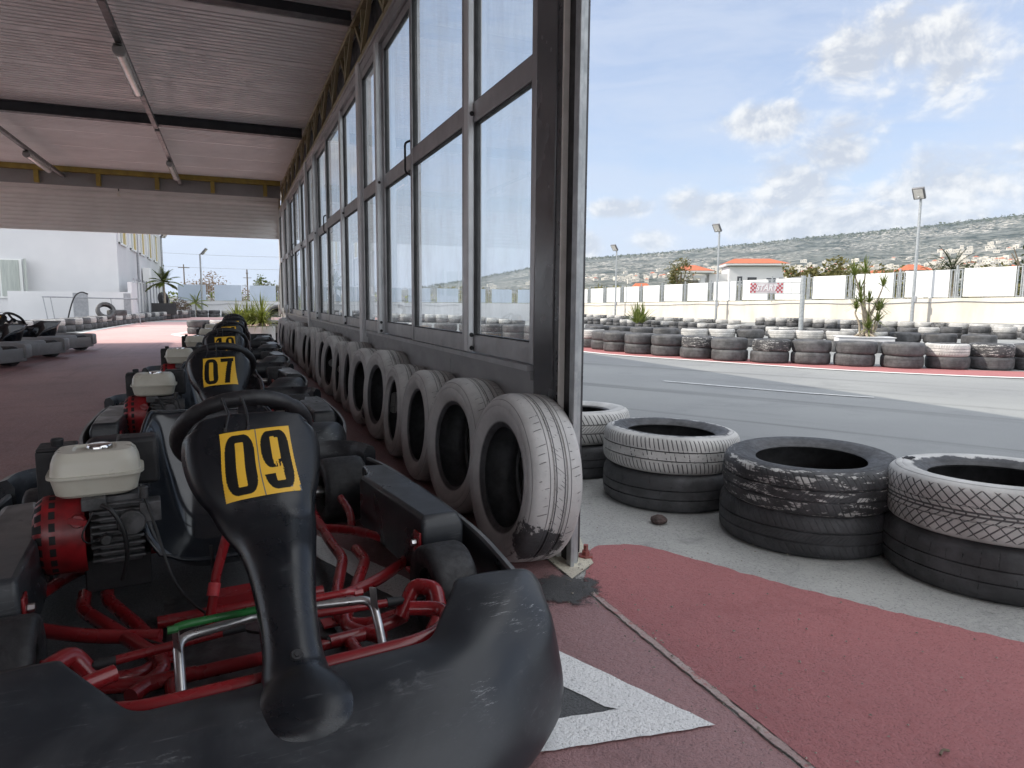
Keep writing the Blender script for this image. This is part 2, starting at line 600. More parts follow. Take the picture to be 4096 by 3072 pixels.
def make_kart():
    root = thing('racing_kart', 'black rental racing kart', 'kart')
    # --- front bumper: a lofted fairing, humps over the front wheels
    S = {0: [(0, .085, .215), (0, .078, .248), (0, .03, .258), (0, -.05, .252), (0, -.165, .20), (0, -.235, .125), (0, -.24, .06), (0, -.20, .035)],
         .35: [(.2, .08, .22), (.2, .072, .252), (.2, .02, .262), (.2, -.05, .255), (.205, -.145, .205), (.21, -.212, .125), (.21, -.215, .06), (.20, -.175, .035)],
         .55: [(.262, .075, .225), (.268, .067, .262), (.295, .02, .27), (.32, -.02, .262), (.342, -.095, .215), (.355, -.15, .125), (.36, -.155, .06), (.34, -.12, .035)],
         .70: [(.305, .115, .24), (.312, .105, .288), (.35, .06, .292), (.40, .02, .28), (.44, -.03, .228), (.467, -.075, .125), (.470, -.08, .06), (.45, -.05, .035)],
         .85: [(.346, .162, .25), (.356, .150, .316), (.41, .12, .322), (.48, .080, .314), (.542, .035, .25), (.562, .015, .13), (.560, .012, .06), (.54, .03, .035)],
         1.: [(.362, .183, .25), (.374, .176, .324), (.44, .170, .330), (.550, .156, .326), (.584, .147, .285), (.592, .138, .13), (.588, .137, .06), (.57, .142, .035)]}
    ks = sorted(S)
    seqs = [[(-x, y, z) for x, y, z in S[k]] for k in reversed(ks[1:])] + [S[k] for k in ks]
    cols = 61
    fine = []
    for j in range(8):
        fine.append(catmull([q[j] for q in seqs], cols))
    rows = []
    for c in range(cols):
        q = [Vector(fine[j][c]) for j in range(8)]
        row = [q[0]]
        for j in range(1, 7):
            rr_ = (0, .010, .04, .022, .03, .05, .03)[j]
            d0, d1 = min(rr_, (q[j] - q[j - 1]).length * .45), min(rr_, (q[j + 1] - q[j]).length * .45)
            p0, p1 = q[j] + (q[j - 1] - q[j]).normalized() * d0, q[j] + (q[j + 1] - q[j]).normalized() * d1
            for k_ in range(6):
                t_ = k_ / 5
                row.append(p0 * (1 - t_) ** 2 + q[j] * 2 * t_ * (1 - t_) + p1 * t_ * t_)
        row.append(q[7])
        rows.append(row)
    b = MB()
    b.grid(rows, flip=True)
    for c, fl in ((0, False), (cols - 1, True)):      # end caps
        ring = [tuple(p) for p in rows[c]]
        b.add(ring, [tuple(range(len(ring))) if fl else tuple(reversed(range(len(ring))))])
    b.build('front_bumper', M['bumper'], root, smooth=50, solid=.005)
    # --- nose panel that carries the number
    rows = [[panel_pt(-1 + 2 * j / 28, i / 70) for j in range(29)] for i in range(71)]
    b = MB()
    b.grid(rows, flip=True)
    panel = b.build('nose_panel', M['plastic_panel'], root, smooth=60, solid=.004)
    b = MB()
    p = Vector(panel_pt(0, .67, .002))
    b.cyl(p, p + Vector((0, -.004, .005)), .012, .010, 20)
    b.cyl(p + Vector((0, -.004, .005)), p + Vector((0, -.0055, .0068)), .006, .005, 6)
    b.build('panel_bolt', M['black'], panel)
    for sx in (-.055, -.012):
        b = MB()
        pts = [panel_pt(sx / .13, .155, .004), panel_pt(sx / .13, .09, .005), panel_pt(sx / .13, .03, .006), (sx, .545, .70), (sx, .60, .715), (sx, .62, .70)]
        b.tube(fillet(pts, .02, 4), .0028, 6)
        q = Vector(panel_pt(sx / .13, .16, .006))
        b.box(q, (.007, .006, .009))
        b.build('cable_tie', M['black'], panel, smooth=40)
    # --- steering wheel
    c = Vector((.016, .800, .582))
    tl = R(45)
    ax_up = Vector((0, -math.cos(tl), math.sin(tl)))
    ax_n = Vector((0, math.sin(tl), math.cos(tl)))
    def wp(a, r, h=0):
        return c + Vector((1, 0, 0)) * math.sin(a) * r + ax_up * math.cos(a) * r + ax_n * h
    b = MB()
    n = 72
    pts, rad = [], []
    for i in range(n):
        a = 2 * PI * i / n
        pts.append(wp(a, .165))
        g = min(abs((math.degrees(a) - q + 180) % 360 - 180) for q in (38, 322, 140, 220))
        rad.append(.0208 - (.003 if g < 2.6 else 0))
    b.tube(pts, rad, 14, closed=True)
    wheel = b.build('steering_wheel', M['grip'], root, smooth=60)
    b = MB()
    for a in (0, R(112), R(-112)):
        b.bar(wp(a, .035, -.01), wp(a, .155, -.002), .046, .006, up=ax_n)
    b.cyl(c - ax_n * .03, c + ax_n * .002, .042, .046, 24)
    b.build('wheel_spokes', M['plastic'], wheel)
    b = MB()
    b.tube([(0, .36, .13), c - ax_n * .03], .011, 12)
    b.build('steering_column', M['steel'], root)
    b = MB()
    b.tube([(-.10, .70, .10), (-.075, .735, .22), (-.012, .70, .46)], .0125, 10)
    b.tube([(.10, .70, .10), (.075, .735, .22), (.012, .70, .46)], .0125, 10)
    b.box((0, .695, .465), (.06, .02, .04))
    st = b.build('steering_stay', M['red_paint'], root)
    b = MB()
    b.tube([(-.088, .715, .17), (-.080, .728, .20)], .0155, 12)
    b.build('red_tape', mat('red_tape', (.45, .03, .035), (.35, .02, .03), .5, scale=40), st)
    b = MB()
    b.tube(fillet([(-.085, .74, .30), (-.08, .745, .20), (-.105, .72, .11), (-.2, .62, .10), (-.28, .72, .10)], .03), .005, 6)
    b.build('brake_cable', M['cable'], root)
    # --- seat
    CL = [(1.00, .172), (1.05, .142), (1.13, .105), (1.25, .085), (1.38, .095), (1.49, .16), (1.565, .27), (1.61, .40), (1.635, .50), (1.645, .53)]
    ED = [(1.01, .205), (1.045, .27), (1.12, .345), (1.23, .40), (1.36, .44), (1.47, .455), (1.555, .49), (1.605, .515), (1.635, .533), (1.65, .535)]
    HW = [.178, .216, .232, .237, .232, .218, .204, .192, .180, .168]
    cl, ed, hw = catmull(CL, 46), catmull(ED, 46), catmull([(h,) for h in HW], 46)
    def seat_row(i, rim=0):
        row = []
        for j in range(41):
            s = -1 + 2 * j / 40
            k = abs(s)
            f = k ** 3.2
            x = hw[i][0] * math.copysign(1 - (1 - k) ** 1.35, s)
            flare = .022 * max(0, (k - .86) / .14) ** 2
            row.append((x + math.copysign(flare, s), lerp(cl[i][0], ed[i][0], f), lerp(cl[i][1], ed[i][1], f)))
        return row
    rows = [seat_row(i) for i in range(46)]
    b = MB()
    b.grid(rows)
    seat = b.build('seat', M['gel'], root, smooth=70, solid=.006)
    rim = [Vector(r[0]) for r in rows] + [Vector(p) for p in rows[-1][1:-1]] + [Vector(r[-1]) for r in reversed(rows)] + [Vector(p) for p in reversed(rows[0][1:-1])]
    b = MB()
    b.tube(rim[::2], .0075, 8, closed=True)
    b.build('seat_rim', M['gel'], seat, smooth=70)
    # --- engine
    eng = MB()
    for k in range(9):
        eng.box((-.305, 1.115, .205 + k * .02), (.135 - .004 * (k % 2), .17, .009))
    eng.box((-.30, 1.12, .285), (.105, .13, .2))
    eb = MB()
    eb.box((-.31, 1.15, .15), (.17, .16, .10))
    eng.cyl((-.27, 1.03, .31), (-.27, 1.01, .31), .04, .036, 20)
    eng.cyl((-.335, 1.035, .27), (-.335, 1.005, .27), .016, .014, 12)
    eng.box((-.22, 1.05, .335), (.055, .06, .06))
    eng.box((-.36, 1.035, .375), (.06, .04, .035))
    eng.cyl((-.235, 1.03, .375), (-.235, 1.03, .41), .012, .012, 10)
    engine = eng.build('engine', M['engine_metal'], root, bevel=.003)
    eb.build('engine_mount', M['black'], engine, bevel=.004)
    cx, cy = -.352, 1.12
    prof = [(.402, .060, .045), (.404, .092, .072), (.412, .103, .080), (.455, .113, .088), (.460, .114, .089), (.461, .122, .097), (.468, .122, .097), (.469, .114, .089), (.500, .110, .085), (.520, .103, .079), (.531, .092, .070), (.533, .056, .052), (.526, .050, .046), (.525, .0, .0)]
    rows = []
    for z, hx, hy in prof:
        row = []
        for k in range(56):
            a = 2 * PI * k / 56
            ca, sa = math.cos(a), math.sin(a)
            e = .42
            row.append((cx + hx * math.copysign(abs(ca) ** e, ca), cy + hy * math.copysign(abs(sa) ** e, sa), z - .012))
        rows.append(row)
    b = MB()
    b.grid(rows, closed_u=True)
    b.build('fuel_tank', M['tank'], engine, smooth=32)
    b = MB()
    b.lathe([(0, .529), (.026, .529), (.032, .527), (.034, .523), (.034, .512), (.03, .510)], seg=16, c=(cx + .01, cy + .005, 0))
    b.build('fuel_cap', M['chrome'], engine, smooth=40)
    b = MB()      # recoil cover, axis along x, slotted round its rim
    prof = [(0, -.512), (.075, -.512), (.098, -.504), (.112, -.487), (.115, -.47), (.115, -.455), (.115, -.44), (.118, -.425), (.120, -.40), (.118, -.385)]
    rows = []
    seg = 60
    for r, h in prof:
        rows.append([(h, 1.115 + r * .86 * math.cos(2 * PI * k / seg), .275 + r * math.sin(2 * PI * k / seg)) for k in range(seg)])
    b.grid(rows, closed_u=True, mfun=lambda i, j: 1 if (i in (2, 4) and j % 3 != 0) else (1 if i == 1 and j % 6 < 3 else 0))
    b.build('recoil_cover', [M['red_engine'], M['dark']], engine, smooth=40)
    b = MB()
    b.cyl((-.40, 1.012, .335), (-.40, .995, .338), .020, .016, 16)
    b.box((-.40, .992, .338), (.045, .006, .016), rot=Matrix.Rotation(.3, 3, 'Y'))
    b.build('engine_switch', M['red_engine'], engine)
    b = MB()
    b.box((-.245, 1.245, .45), (.115, .10, .15))
    b.build('air_filter', M['black'], engine, bevel=.015, segs=3)
    b = MB()
    b.box((-.465, 1.24, .42), (.085, .10, .17))
    b.cyl((-.455, 1.235, .50), (-.455, 1.235, .535), .014, .018, 10)
    b.box((-.455, 1.24, .508), (.10, .11, .012))
    b.build('muffler', M['black'], engine, bevel=.012, segs=3)
    b = MB()
    b.tube(catmull([(-.34, 1.0, .375), (-.315, .985, .36), (-.29, .98, .30), (-.285, .985, .22), (-.30, 1.0, .15)], 14), .0065, 8)
    b.tube(catmull([(-.36, .995, .36), (-.39, .985, .30), (-.37, .985, .275), (-.33, .985, .30)], 12), .0025, 6)
    b.build('engine_cable', M['cable'], engine, smooth=60)
    b = MB()
    b.tube(catmull([(-.24, 1.04, .40), (-.21, .98, .30), (-.16, .88, .14), (-.05, .66, .10), (.1, .5, .11), (.14, .40, .14)], 24), .0042, 6)
    b.build('throttle_cable', M['cable'], root, smooth=60)
    # --- battery box behind the engine
    b = MB()
    b.box((-.30, 1.44, .33), (.17, .17, .14))
    bx = b.build('battery_box', M['black'], root, bevel=.006)
    b = MB()
    b.box((-.30, 1.44, .408), (.18, .18, .015))
    b.build('box_lid', M['lid'], bx, bevel=.005)
    # --- wheels
    def wheel_at(x, y, r, w):
        sgn = 1 if x > 0 else -1
        hw_ = w / 2
        prof = [(.068, hw_ * .80), (.074, hw_ * .92), (.09, hw_ * .99), (r * .86, hw_), (r * .95, hw_ * .94), (r * .99, hw_ * .80), (r, hw_ * .5), (r + .0006, 0), (r, -hw_ * .5), (r * .99, -hw_ * .80), (r * .95, -hw_ * .94), (r * .86, -hw_), (.09, -hw_ * .99), (.074, -hw_ * .92), (.068, -hw_ * .80)]
        b = MB()
        b.lathe(prof, 'x', 56, c=(x, y, r), closed=False)
        t = b.build('wheel', M['rubber'], root, smooth=50)
        b = MB()
        b.lathe([(.069, hw_ * .82), (.064, hw_ * .84), (.062, hw_ * .5), (.03, hw_ * .42), (.022, hw_ * .7), (0, hw_ * .7)], 'x', 28, c=(x, y, r))
        b.lathe([(.069, -hw_ * .82), (.064, -hw_ * .84), (.062, -hw_ * .5), (.03, -hw_ * .42), (.022, -hw_ * .7), (0, -hw_ * .7)], 'x', 28, c=(x, y, r))
        for k in range(3):
            a = 2 * PI * k / 3 + .4
            for q in (1, -1):
                b.cyl((x + q * hw_ * .42, y + .042 * math.cos(a), r + .042 * math.sin(a)), (x + q * hw_ * .55, y + .042 * math.cos(a), r + .042 * math.sin(a)), .007, .007, 6)
        b.build('rim', M['tray'], t, smooth=40)
    for x in (-.515, .515):
        wheel_at(x, .575, .128, .125)
        wheel_at(x * 1.0, 1.70, .140, .185)
    b = MB()
    b.cyl((-.46, 1.70, .14), (.46, 1.70, .14), .015, .015, 14)
    for x in (-.40, .40):
        b.cyl((x - .03, 1.70, .14), (x + .03, 1.70, .14), .026, .026, 16)
    b.cyl((.20, 1.70, .14), (.206, 1.70, .14), .085, .085, 28)
    b.build('rear_axle', M['steel'], root)
    # --- side pods
    for s in (-1, 1):
        poly = [(.50, .70), (.636, .70), (.655, 1.05), (.648, 1.48), (.548, 1.50), (.530, 1.36), (.49, 1.34)]
        top = [(.505, .715), (.622, .715), (.635, 1.05), (.63, 1.47), (.545, 1.49), (.528, 1.35), (.495, 1.325)]
        n = len(poly)
        b = MB()
        vs = [(s * x, y, .09) for x, y in poly] + [(s * x, y, .262) for x, y in poly] + [(s * x, y, .300 - .012 * (y > 1.2)) for x, y in top]
        fs = [tuple(range(n - 1, -1, -1)), tuple(range(2 * n, 3 * n))]
        for q in (0, n):
            fs += [(q + i, q + (i + 1) % n, q + n + (i + 1) % n, q + n + i) for i in range(n)]
        if s < 0:
            fs = [tuple(reversed(f)) for f in fs]
        b.add(vs, fs)
        b.build('side_pod', M['plastic'], root, bevel=.012, segs=3)
        b = MB()
        b.box((s * .496, .735, .185), (.008, .05, .13))
        b.box((s * .48, .735, .13), (.035, .04, .012))
        b.build('pod_bracket', M['red_paint'], root, bevel=.003)
        b = MB()
        b.cyl((s * .49, .735, .215), (s * .476, .735, .215), .011, .010, 6)
        b.build('bracket_bolt', M['steel'], root)
        # upright rail outside the pods
        path = fillet([(s * .575, .135, 0), (s * .615, .33, 0), (s * .668, .64, 0), (s * .690, 1.0, 0), (s * .690, 1.62, 0), (s * .655, 1.86, 0)], .12, 6)
        b = MB()
        rows = []
        for i, p in enumerate(path):
            d = (path[min(i + 1, len(path) - 1)] - path[max(i - 1, 0)]).normalized()
            nn = Vector((d.y, -d.x, 0)) * s
            row = []
            for o_, z in ((.0, .06), (.008, .065), (.009, .235), (.006, .246), (-.006, .246), (-.009, .235), (-.008, .065), (0, .06)):
                row.append(p + nn * o_ + Vector((0, 0, z)))
            rows.append(row)
        b.grid(rows, mfun=lambda i, j: 1 if j in (2, 3, 4) else 0, flip=(s > 0))
        b.build('side_rail', [M['plastic'], M['plastic_grey']], root, smooth=60)
    path = fillet([(-.672, 1.80, 0), (-.655, 1.93, 0), (-.56, 2.0, 0), (.56, 2.0, 0), (.655, 1.93, 0), (.672, 1.80, 0)], .07, 6)
    b = MB()
    rows = []
    for i, p in enumerate(path):
        d = (path[min(i + 1, len(path) - 1)] - path[max(i - 1, 0)]).normalized()
        nn = Vector((d.y, -d.x, 0))
        rows.append([p + nn * o_ + Vector((0, 0, z)) for o_, z in ((.0, .10), (.022, .12), (.03, .2), (.026, .27), (.006, .30), (-.02, .292), (-.03, .27), (-.03, .12), (0, .10))])
    b.grid(rows)
    for ring, fl in ((rows[0], True), (rows[-1], False)):
        b.add(ring[:-1], [tuple(range(8)) if fl else tuple(reversed(range(8)))])
    b.build('rear_bumper', M['plastic'], root, smooth=60)
    # --- red tube frame
    b = MB()
    def T(pts, r=.0145, rr=.05):
        b.tube(fillet(pts, rr), r * 1.24, 14)
    for s in (-1, 1):
        T([(s * .215, .69, .10), (s * .37, .755, .105), (s * .515, .87, .11), (s * .565, .97, .11), (s * .53, 1.06, .11), (s * .44, 1.27, .10), (s * .36, 1.36, .09)], rr=.07)
        T([(s * .36, 1.90, .13), (s * .345, 1.2, .085), (s * .345, 1.04, .085), (s * .262, .80, .085), (s * .212, .61, .085), (s * .25, .51, .095), (s * .38, .505, .11)])
        T([(s * .28, .41, .105), (s * .212, .49, .105), (s * .222, .56, .105), (s * .40, .965, .095), (s * .40, 1.08, .095)], rr=.04)
        T([(s * .15, .44, .11), (s * .275, .455, .105), (s * .36, .475, .115)], .013)
        T([(s * .34, .45, .13), (s * .385, .465, .20), (s * .425, .42, .20), (s * .415, .36, .15), (s * .34, .28, .12)], .017, .018)
        T([(s * .41, .575, .128), (s * .455, .575, .128)], .018)
        T([(s * .44, 1.27, .10), (s * .46, 1.36, .14), (s * .46, 1.5, .16)], .012)
        T([(s * .20, .10, .12), (s * .20, .45, .10)], .013)
        b.cyl((s * .42, .44, .12), (s * .42, .44, .21), .014, .014, 10)
    T([(-.30, .27, .235), (-.372, .235, .235), (-.35, .16, .235), (-.275, .115, .232), (0, .12, .228), (.275, .115, .232), (.35, .16, .235), (.372, .235, .235), (.30, .27, .235)], .0135, .06)
    T([(-.275, .445, .105), (.275, .445, .105)], .013)
    T([(-.22, .80, .088), (.22, .80, .088)], .014)
    T([(-.345, 1.42, .09), (.345, 1.42, .09)], .014)
    T([(-.36, 1.88, .13), (.36, 1.88, .13)], .014)
    T([(-.20, .10, .12), (.20, .10, .12)], .013)
    b.box((-.02, .83, .112), (.13, .07, .03))
    for x in (-.20, .20):
        b.box((x, .60, .082), (.06, .05, .006))
    b.build('tube_frame', M['red_paint'], root, smooth=50)
    b = MB()
    b.box((0, .62, .068), (.40, .78, .004))
    b.build('floor_tray', M['tray'], root)
    for s, nm in ((-1, 'green_paint'), (1, 'red_paint')):
        b = MB()
        b.tube(fillet([(s * .19, .335, .272), (s * .17, .33, .278), (s * .02, .345, .272)], .01), .0085, 10)
        b.cyl((s * .185, .33, .272), (s * .205, .33, .272), .008, .008, 6)
        b.build('pedal_stop', M[nm], root, smooth=50)
        b = MB()
        x0, x1 = (-.187, -.008) if s < 0 else (.235, .06)
        b.tube(fillet([(x0, .245, .115), (x0, .31, .20), (x0, .36, .235), (x1, .40, .235), (x1 + .004, .34, .20), (x1 - .01, .27, .12)], .028, 6), .0105, 12)
        b.cyl((x0 - .014, .24, .118), (x0 + .012, .24, .118), .013, .013, 12)
        b.bar((x0, .33, .205), (x0 - .004, .335, .275), .003, .018)
        b.build('pedal', M['steel'], root, smooth=50)
        b = MB()
        b.cyl((s * .09, .47, .178), (s * .305, .455, .172), .0105, .0105, 12, 0)
        b.cyl((s * .305, .455, .172), (s * .345, .452, .172), .013, .011, 12, 1)
        b.cyl((s * .345, .452, .172), (s * .415, .447, .17), .0075, .0075, 8, 1)
        b.cyl((s * .04, .475, .178), (s * .09, .47, .178), .011, .011, 12, 1)
        b.cyl((s * .41, .447, .155), (s * .41, .447, .20), .008, .008, 8, 2)
        b.build('tie_rod', [M['red_paint'], M['black'], M['steel']], root, smooth=50)
    b = MB()
    b.tube(fillet([(-.02, .31, .11), (-.01, .325, .155), (.0, .33, .17)], .01), .009, 8)
    b.build('brake_hook', M['red_paint'], root)
    return root

# ------------------------------------------------------------------ setting materials
def ground_mat(name, c1, c2, scale=1.2, fine=260., speck=(.3, .3, .3), speck_amt=.3, bump=.5, rough=.85, blotch=None, wear=None, wear_lo=.6, streaks=None):
    m, N, p = base_mat(name)
    v = coords(N, obj=False, rand=False)
    big = N.noise(v, scale, 6, .62, .3)
    f1 = N.noise(v, fine, 3, .7)
    f2 = N.noise(v, fine * .35, 3, .6)
    col = N.mix(N.ramp(big, .32, .68), c2, c1)
    col = N.mix(N.math('MULTIPLY', N.ramp(f1, .54, .68), speck_amt), col, speck)
    col = N.mix(N.math('MULTIPLY', N.ramp(f1, .46, .34), .55), col, tuple(x * .35 for x in c2))
    if blotch:
        col = N.mix(N.math('MULTIPLY', N.ramp(N.noise(v, scale * 3.1, 7, .7, .6), .52, .72), .55), col, blotch)
    if streaks:
        sv = N.scale(v, (1, 1, 1))
        ro = N.n('ShaderNodeVectorRotate', rotation_type='Z_AXIS')
        N.l(v, ro.inputs['Vector'])
        ro.inputs['Angle'].default_value = R(streaks)
        sn = N.noise(N.scale(ro.outputs[0], (.06, 2.2, 1)), 1., 6, .7)
        col = N.mix(N.math('MULTIPLY', N.ramp(sn, .52, .68), .75), col, tuple(x * .5 for x in c2))
        col = N.mix(N.math('MULTIPLY', N.ramp(N.noise(N.scale(ro.outputs[0], (.09, 5., 1)), 1., 5, .7), .62, .74), .35), col, tuple(min(1, x * 1.5) for x in c1))
    if wear:
        k = N.math('MULTIPLY', N.ramp(N.noise(v, scale * 2., 7, .72), wear_lo, wear_lo + .12), N.ramp(f2, .42, .58))
        col = N.mix(k, col, wear)
    N.l(col, p.inputs['Base Color'])
    N.l(N.ramp(f2, .3, .7, rough - .12, rough + .08), p.inputs['Roughness'])
    b = N.n('ShaderNodeBump')
    b.inputs['Strength'].default_value = bump
    b.inputs['Distance'].default_value = .006
    N.l(N.math('ADD', f1, f2), b.inputs['Height'])
    N.l(b.outputs[0], p.inputs['Normal'])
    return m
M['asphalt'] = ground_mat('track_asphalt', (.25, .258, .255), (.205, .212, .215), .35, 220, (.34, .34, .33), .35, blotch=(.15, .155, .16), streaks=58)
M['pale_asphalt'] = ground_mat('pale_aggregate', (.42, .42, .40), (.33, .33, .32), 1.4, 130, (.46, .45, .42), .55, bump=.8, blotch=(.17, .175, .17))
M['dark_asphalt'] = ground_mat('dark_asphalt', (.105, .108, .112), (.075, .078, .082), 2., 150, (.24, .24, .24), .3, bump=.8)
M['red_floor'] = ground_mat('red_hall_floor', (.36, .20, .198), (.28, .16, .162), .8, 170, (.32, .17, .16), .25, bump=.7, blotch=(.16, .085, .085), wear=(.19, .16, .15), wear_lo=.66, streaks=90, rough=.55)
M['red_zone'] = ground_mat('red_ground_paint', (.37, .138, .138), (.31, .12, .123), 1.1, 170, (.36, .15, .14), .22, bump=.7, blotch=(.24, .08, .08), wear=(.30, .25, .24), wear_lo=.64)
M['pink_zone'] = ground_mat('faded_red_paint', (.58, .36, .34), (.50, .31, .30), .5, 120, (.62, .42, .4), .25, blotch=(.52, .36, .34))
M['white_line'] = ground_mat('white_marking', (.84, .84, .83), (.74, .74, .74), 2., 150, (.75, .75, .75), .3, bump=.8, wear=(.20, .19, .19), wear_lo=.60)
M['edge_white'] = ground_mat('white_edge_line', (.74, .74, .72), (.62, .62, .60), 1., 90, (.8, .8, .8), .2)
M['chalk'] = ground_mat('chalk_scrape', (.50, .51, .51), (.42, .43, .43), 5., 120, (.6, .6, .6), .4, bump=.1, wear=(.25, .255, .255), wear_lo=.46)
M['seam'] = ground_mat('dusty_joint', (.38, .31, .29), (.31, .22, .21), 9., 120, (.45, .4, .36), .4, bump=.15, wear=(.33, .13, .13), wear_lo=.5)
M['cream_pad'] = ground_mat('cream_concrete', (.62, .58, .47), (.48, .44, .36), 9., 160, (.7, .66, .55), .3, wear=(.20, .18, .16), wear_lo=.56)
M['oil'] = ground_mat('oil_stain', (.045, .045, .048), (.07, .07, .07), 8., 200, (.2, .2, .2), .3)
def ragged(m, cx, cy, rx, ry):
    """lets the floor show through round a stain's torn edge"""
    N = NT(m.node_tree)
    out = next(n for n in N.t.nodes if n.type == 'OUTPUT_MATERIAL')
    p = next(n for n in N.t.nodes if n.type == 'BSDF_PRINCIPLED')
    v = N.n('ShaderNodeNewGeometry').outputs['Position']
    q = N.vm('MULTIPLY', N.vm('SUBTRACT', v, (cx, cy, 0)), (1 / rx, 1 / ry, 0))
    k = N.math('ADD', N.math('SUBTRACT', 1.0, N.vm('LENGTH', q)), N.math('MULTIPLY', N.math('SUBTRACT', N.noise(v, 22, 6, .7), .5), 1.7))
    tr = N.n('ShaderNodeBsdfTransparent')
    mx = N.n('ShaderNodeMixShader')
    N.l(N.ramp(k, .1, .45), mx.inputs[0])
    N.l(tr.outputs[0], mx.inputs[1])
    N.l(p.outputs[0], mx.inputs[2])
    N.l(mx.outputs[0], out.inputs[0])
ragged(M['oil'], 1.0, 1.96, .15, .15)
ragged(M['seam'], 1.071, 0, .014, 1e6)
M['dryland'] = ground_mat('dry_scrubland', (.16, .15, .07), (.09, .10, .045), .08, 2., (.25, .22, .13), .3)

M['alu'] = mat('grey_aluminium', (.44, .44, .45), (.37, .37, .38), .36, .6, scale=6, rvar=.08, obj=False, rand=False)
M['alu_dark'] = mat('dark_frame', (.060, .062, .068), (.045, .046, .05), .34, .3, scale=10)
M['alu_light'] = mat('pale_aluminium', (.64, .65, .66), (.57, .58, .59), .42, .2, scale=6)
M['gasket'] = mat('black_gasket', (.012, .012, .013), None, .6)
M['column'] = mat('dark_column_paint', (.11, .113, .12), (.085, .088, .094), .22, .0, scale=2, bump=.25, bscale=90, bdist=.002)
M['sill'] = mat('grey_sill_panel', (.27, .27, .275), (.23, .23, .232), .55, scale=3, lo=.3, hi=.7)
M['sheet'] = mat('white_roof_sheet', (.86, .86, .86), (.77, .77, .77), .42, scale=2.2, lo=.3, hi=.7)
M['groove'] = mat('sheet_groove', (.05, .05, .05), None, .7)
M['beam'] = mat('dark_steel_beam', (.030, .035, .045), (.022, .026, .034), .45, scale=5)
M['purlin'] = mat('grey_purlin', (.20, .20, .205), (.15, .15, .155), .45, .4, scale=9)
M['olive'] = mat('olive_truss_paint', (.34, .29, .17), (.26, .225, .14), .5, scale=8)
M['ochre'] = mat('ochre_beam', (.36, .27, .05), (.26, .19, .04), .55, scale=6)
M['shutter'] = mat('shutter_slats', (.80, .79, .77), (.73, .72, .70), .42, .1, scale=2)
M['white_paint'] = mat('white_steel_paint', (.66, .64, .60), (.56, .54, .50), .45, scale=8)
M['lamp_body'] = mat('lamp_housing', (.36, .36, .36), (.28, .28, .28), .5, scale=10)
M['diffuser'] = mat('lamp_diffuser', (.66, .64, .60), (.58, .56, .52), .18, scale=10, coat=.5)
M['wall_cream'] = mat('cream_render', (.60, .56, .49), (.46, .42, .36), .85, scale=1.1, stretch=(1, 1, .35), lo=.22, hi=.6, obj=False, rand=False, bump=.2)
M['panel_shaded'] = mat('shade_blue_panel', (.46, .53, .62), (.42, .49, .58), .45, scale=.6)  # white panel with the bluish shade put into its colour
M['wall_white'] = mat('white_render', (.62, .62, .63), (.55, .555, .57), .8, scale=.4, lo=.3, hi=.7, obj=False, rand=False)
M['panel_white'] = mat('white_wall_panel', (.72, .73, .72), (.68, .69, .68), .45, scale=.6)
M['galv'] = mat('galvanised_steel', (.40, .42, .43), (.30, .32, .33), .45, .5, scale=14)
M['rail_grey'] = mat('grey_rail', (.33, .34, .36), None, .5, .3)
M['rooftile'] = mat('terracotta_tiles', (.46, .13, .055), (.36, .10, .05), .8, scale=3)
M['window_dark'] = mat('dark_window', (.03, .035, .04), (.05, .05, .055), .15)
M['curtain'] = mat('pale_curtain', (.42, .45, .42), (.33, .36, .34), .8, scale=5, stretch=(8, 8, .3))
M['yellow_blind'] = mat('yellow_blind', (.50, .38, .13), (.40, .31, .10), .6, scale=3)
M['wood'] = mat('bark', (.16, .12, .085), (.09, .07, .05), .85, scale=14, bump=.5)
M['pale_bark'] = mat('pale_bark', (.36, .31, .24), (.24, .20, .16), .85, scale=20, bump=.5)
M['stone'] = mat('rubble_stone', (.30, .27, .23), (.18, .165, .14), .9, scale=9, bump=.6)
M['rock'] = mat('brown_rock', (.09, .06, .055), (.05, .035, .03), .8, scale=30, bump=.6)
M['rust'] = mat('red_bolt_paint', (.30, .07, .06), (.16, .06, .05), .6, scale=60)
M['cloth'] = mat('white_cloth', (.76, .74, .68), (.70, .67, .60), .8, scale=12)

def leaf_mat(name, a, b, c=None, scale=3.):
    m, N, p = base_mat(name)
    v = coords(N)
    f = N.noise(v, scale, 4, .65)
    g = N.noise(v, scale * 9, 2, .6)
    col = N.mix(N.ramp(f, .35, .65), a, b)
    if c:
        col = N.mix(N.ramp(g, .52, .66), col, c)
    N.l(col, p.inputs['Base Color'])
    p.inputs['Roughness'].default_value = .6
    p.inputs['Specular IOR Level'].default_value = .3
    tr = N.n('ShaderNodeBsdfTranslucent')
    N.l(col, tr.inputs[0])
    mx = N.n('ShaderNodeMixShader')
    mx.inputs[0].default_value = .3
    N.l(p.outputs[0], mx.inputs[1])
    N.l(tr.outputs[0], mx.inputs[2])
    out = next(n for n in N.t.nodes if n.type == 'OUTPUT_MATERIAL')
    N.l(mx.outputs[0], out.inputs[0])
    return m
M['leaf'] = leaf_mat('mid_green_leaf', (.055, .085, .022), (.10, .125, .03), (.15, .15, .045))
M['leaf_dark'] = leaf_mat('dark_leaf', (.028, .045, .020), (.05, .068, .026), (.085, .09, .035))
M['leaf_olive'] = leaf_mat('olive_leaf', (.10, .105, .035), (.15, .135, .045), (.21, .17, .06))
M['leaf_bright'] = leaf_mat('bright_blade', (.14, .19, .03), (.25, .28, .055), (.34, .35, .12), 5.)
M['leaf_blade'] = leaf_mat('green_blade', (.08, .12, .02), (.15, .18, .04), (.22, .22, .08), 5.)
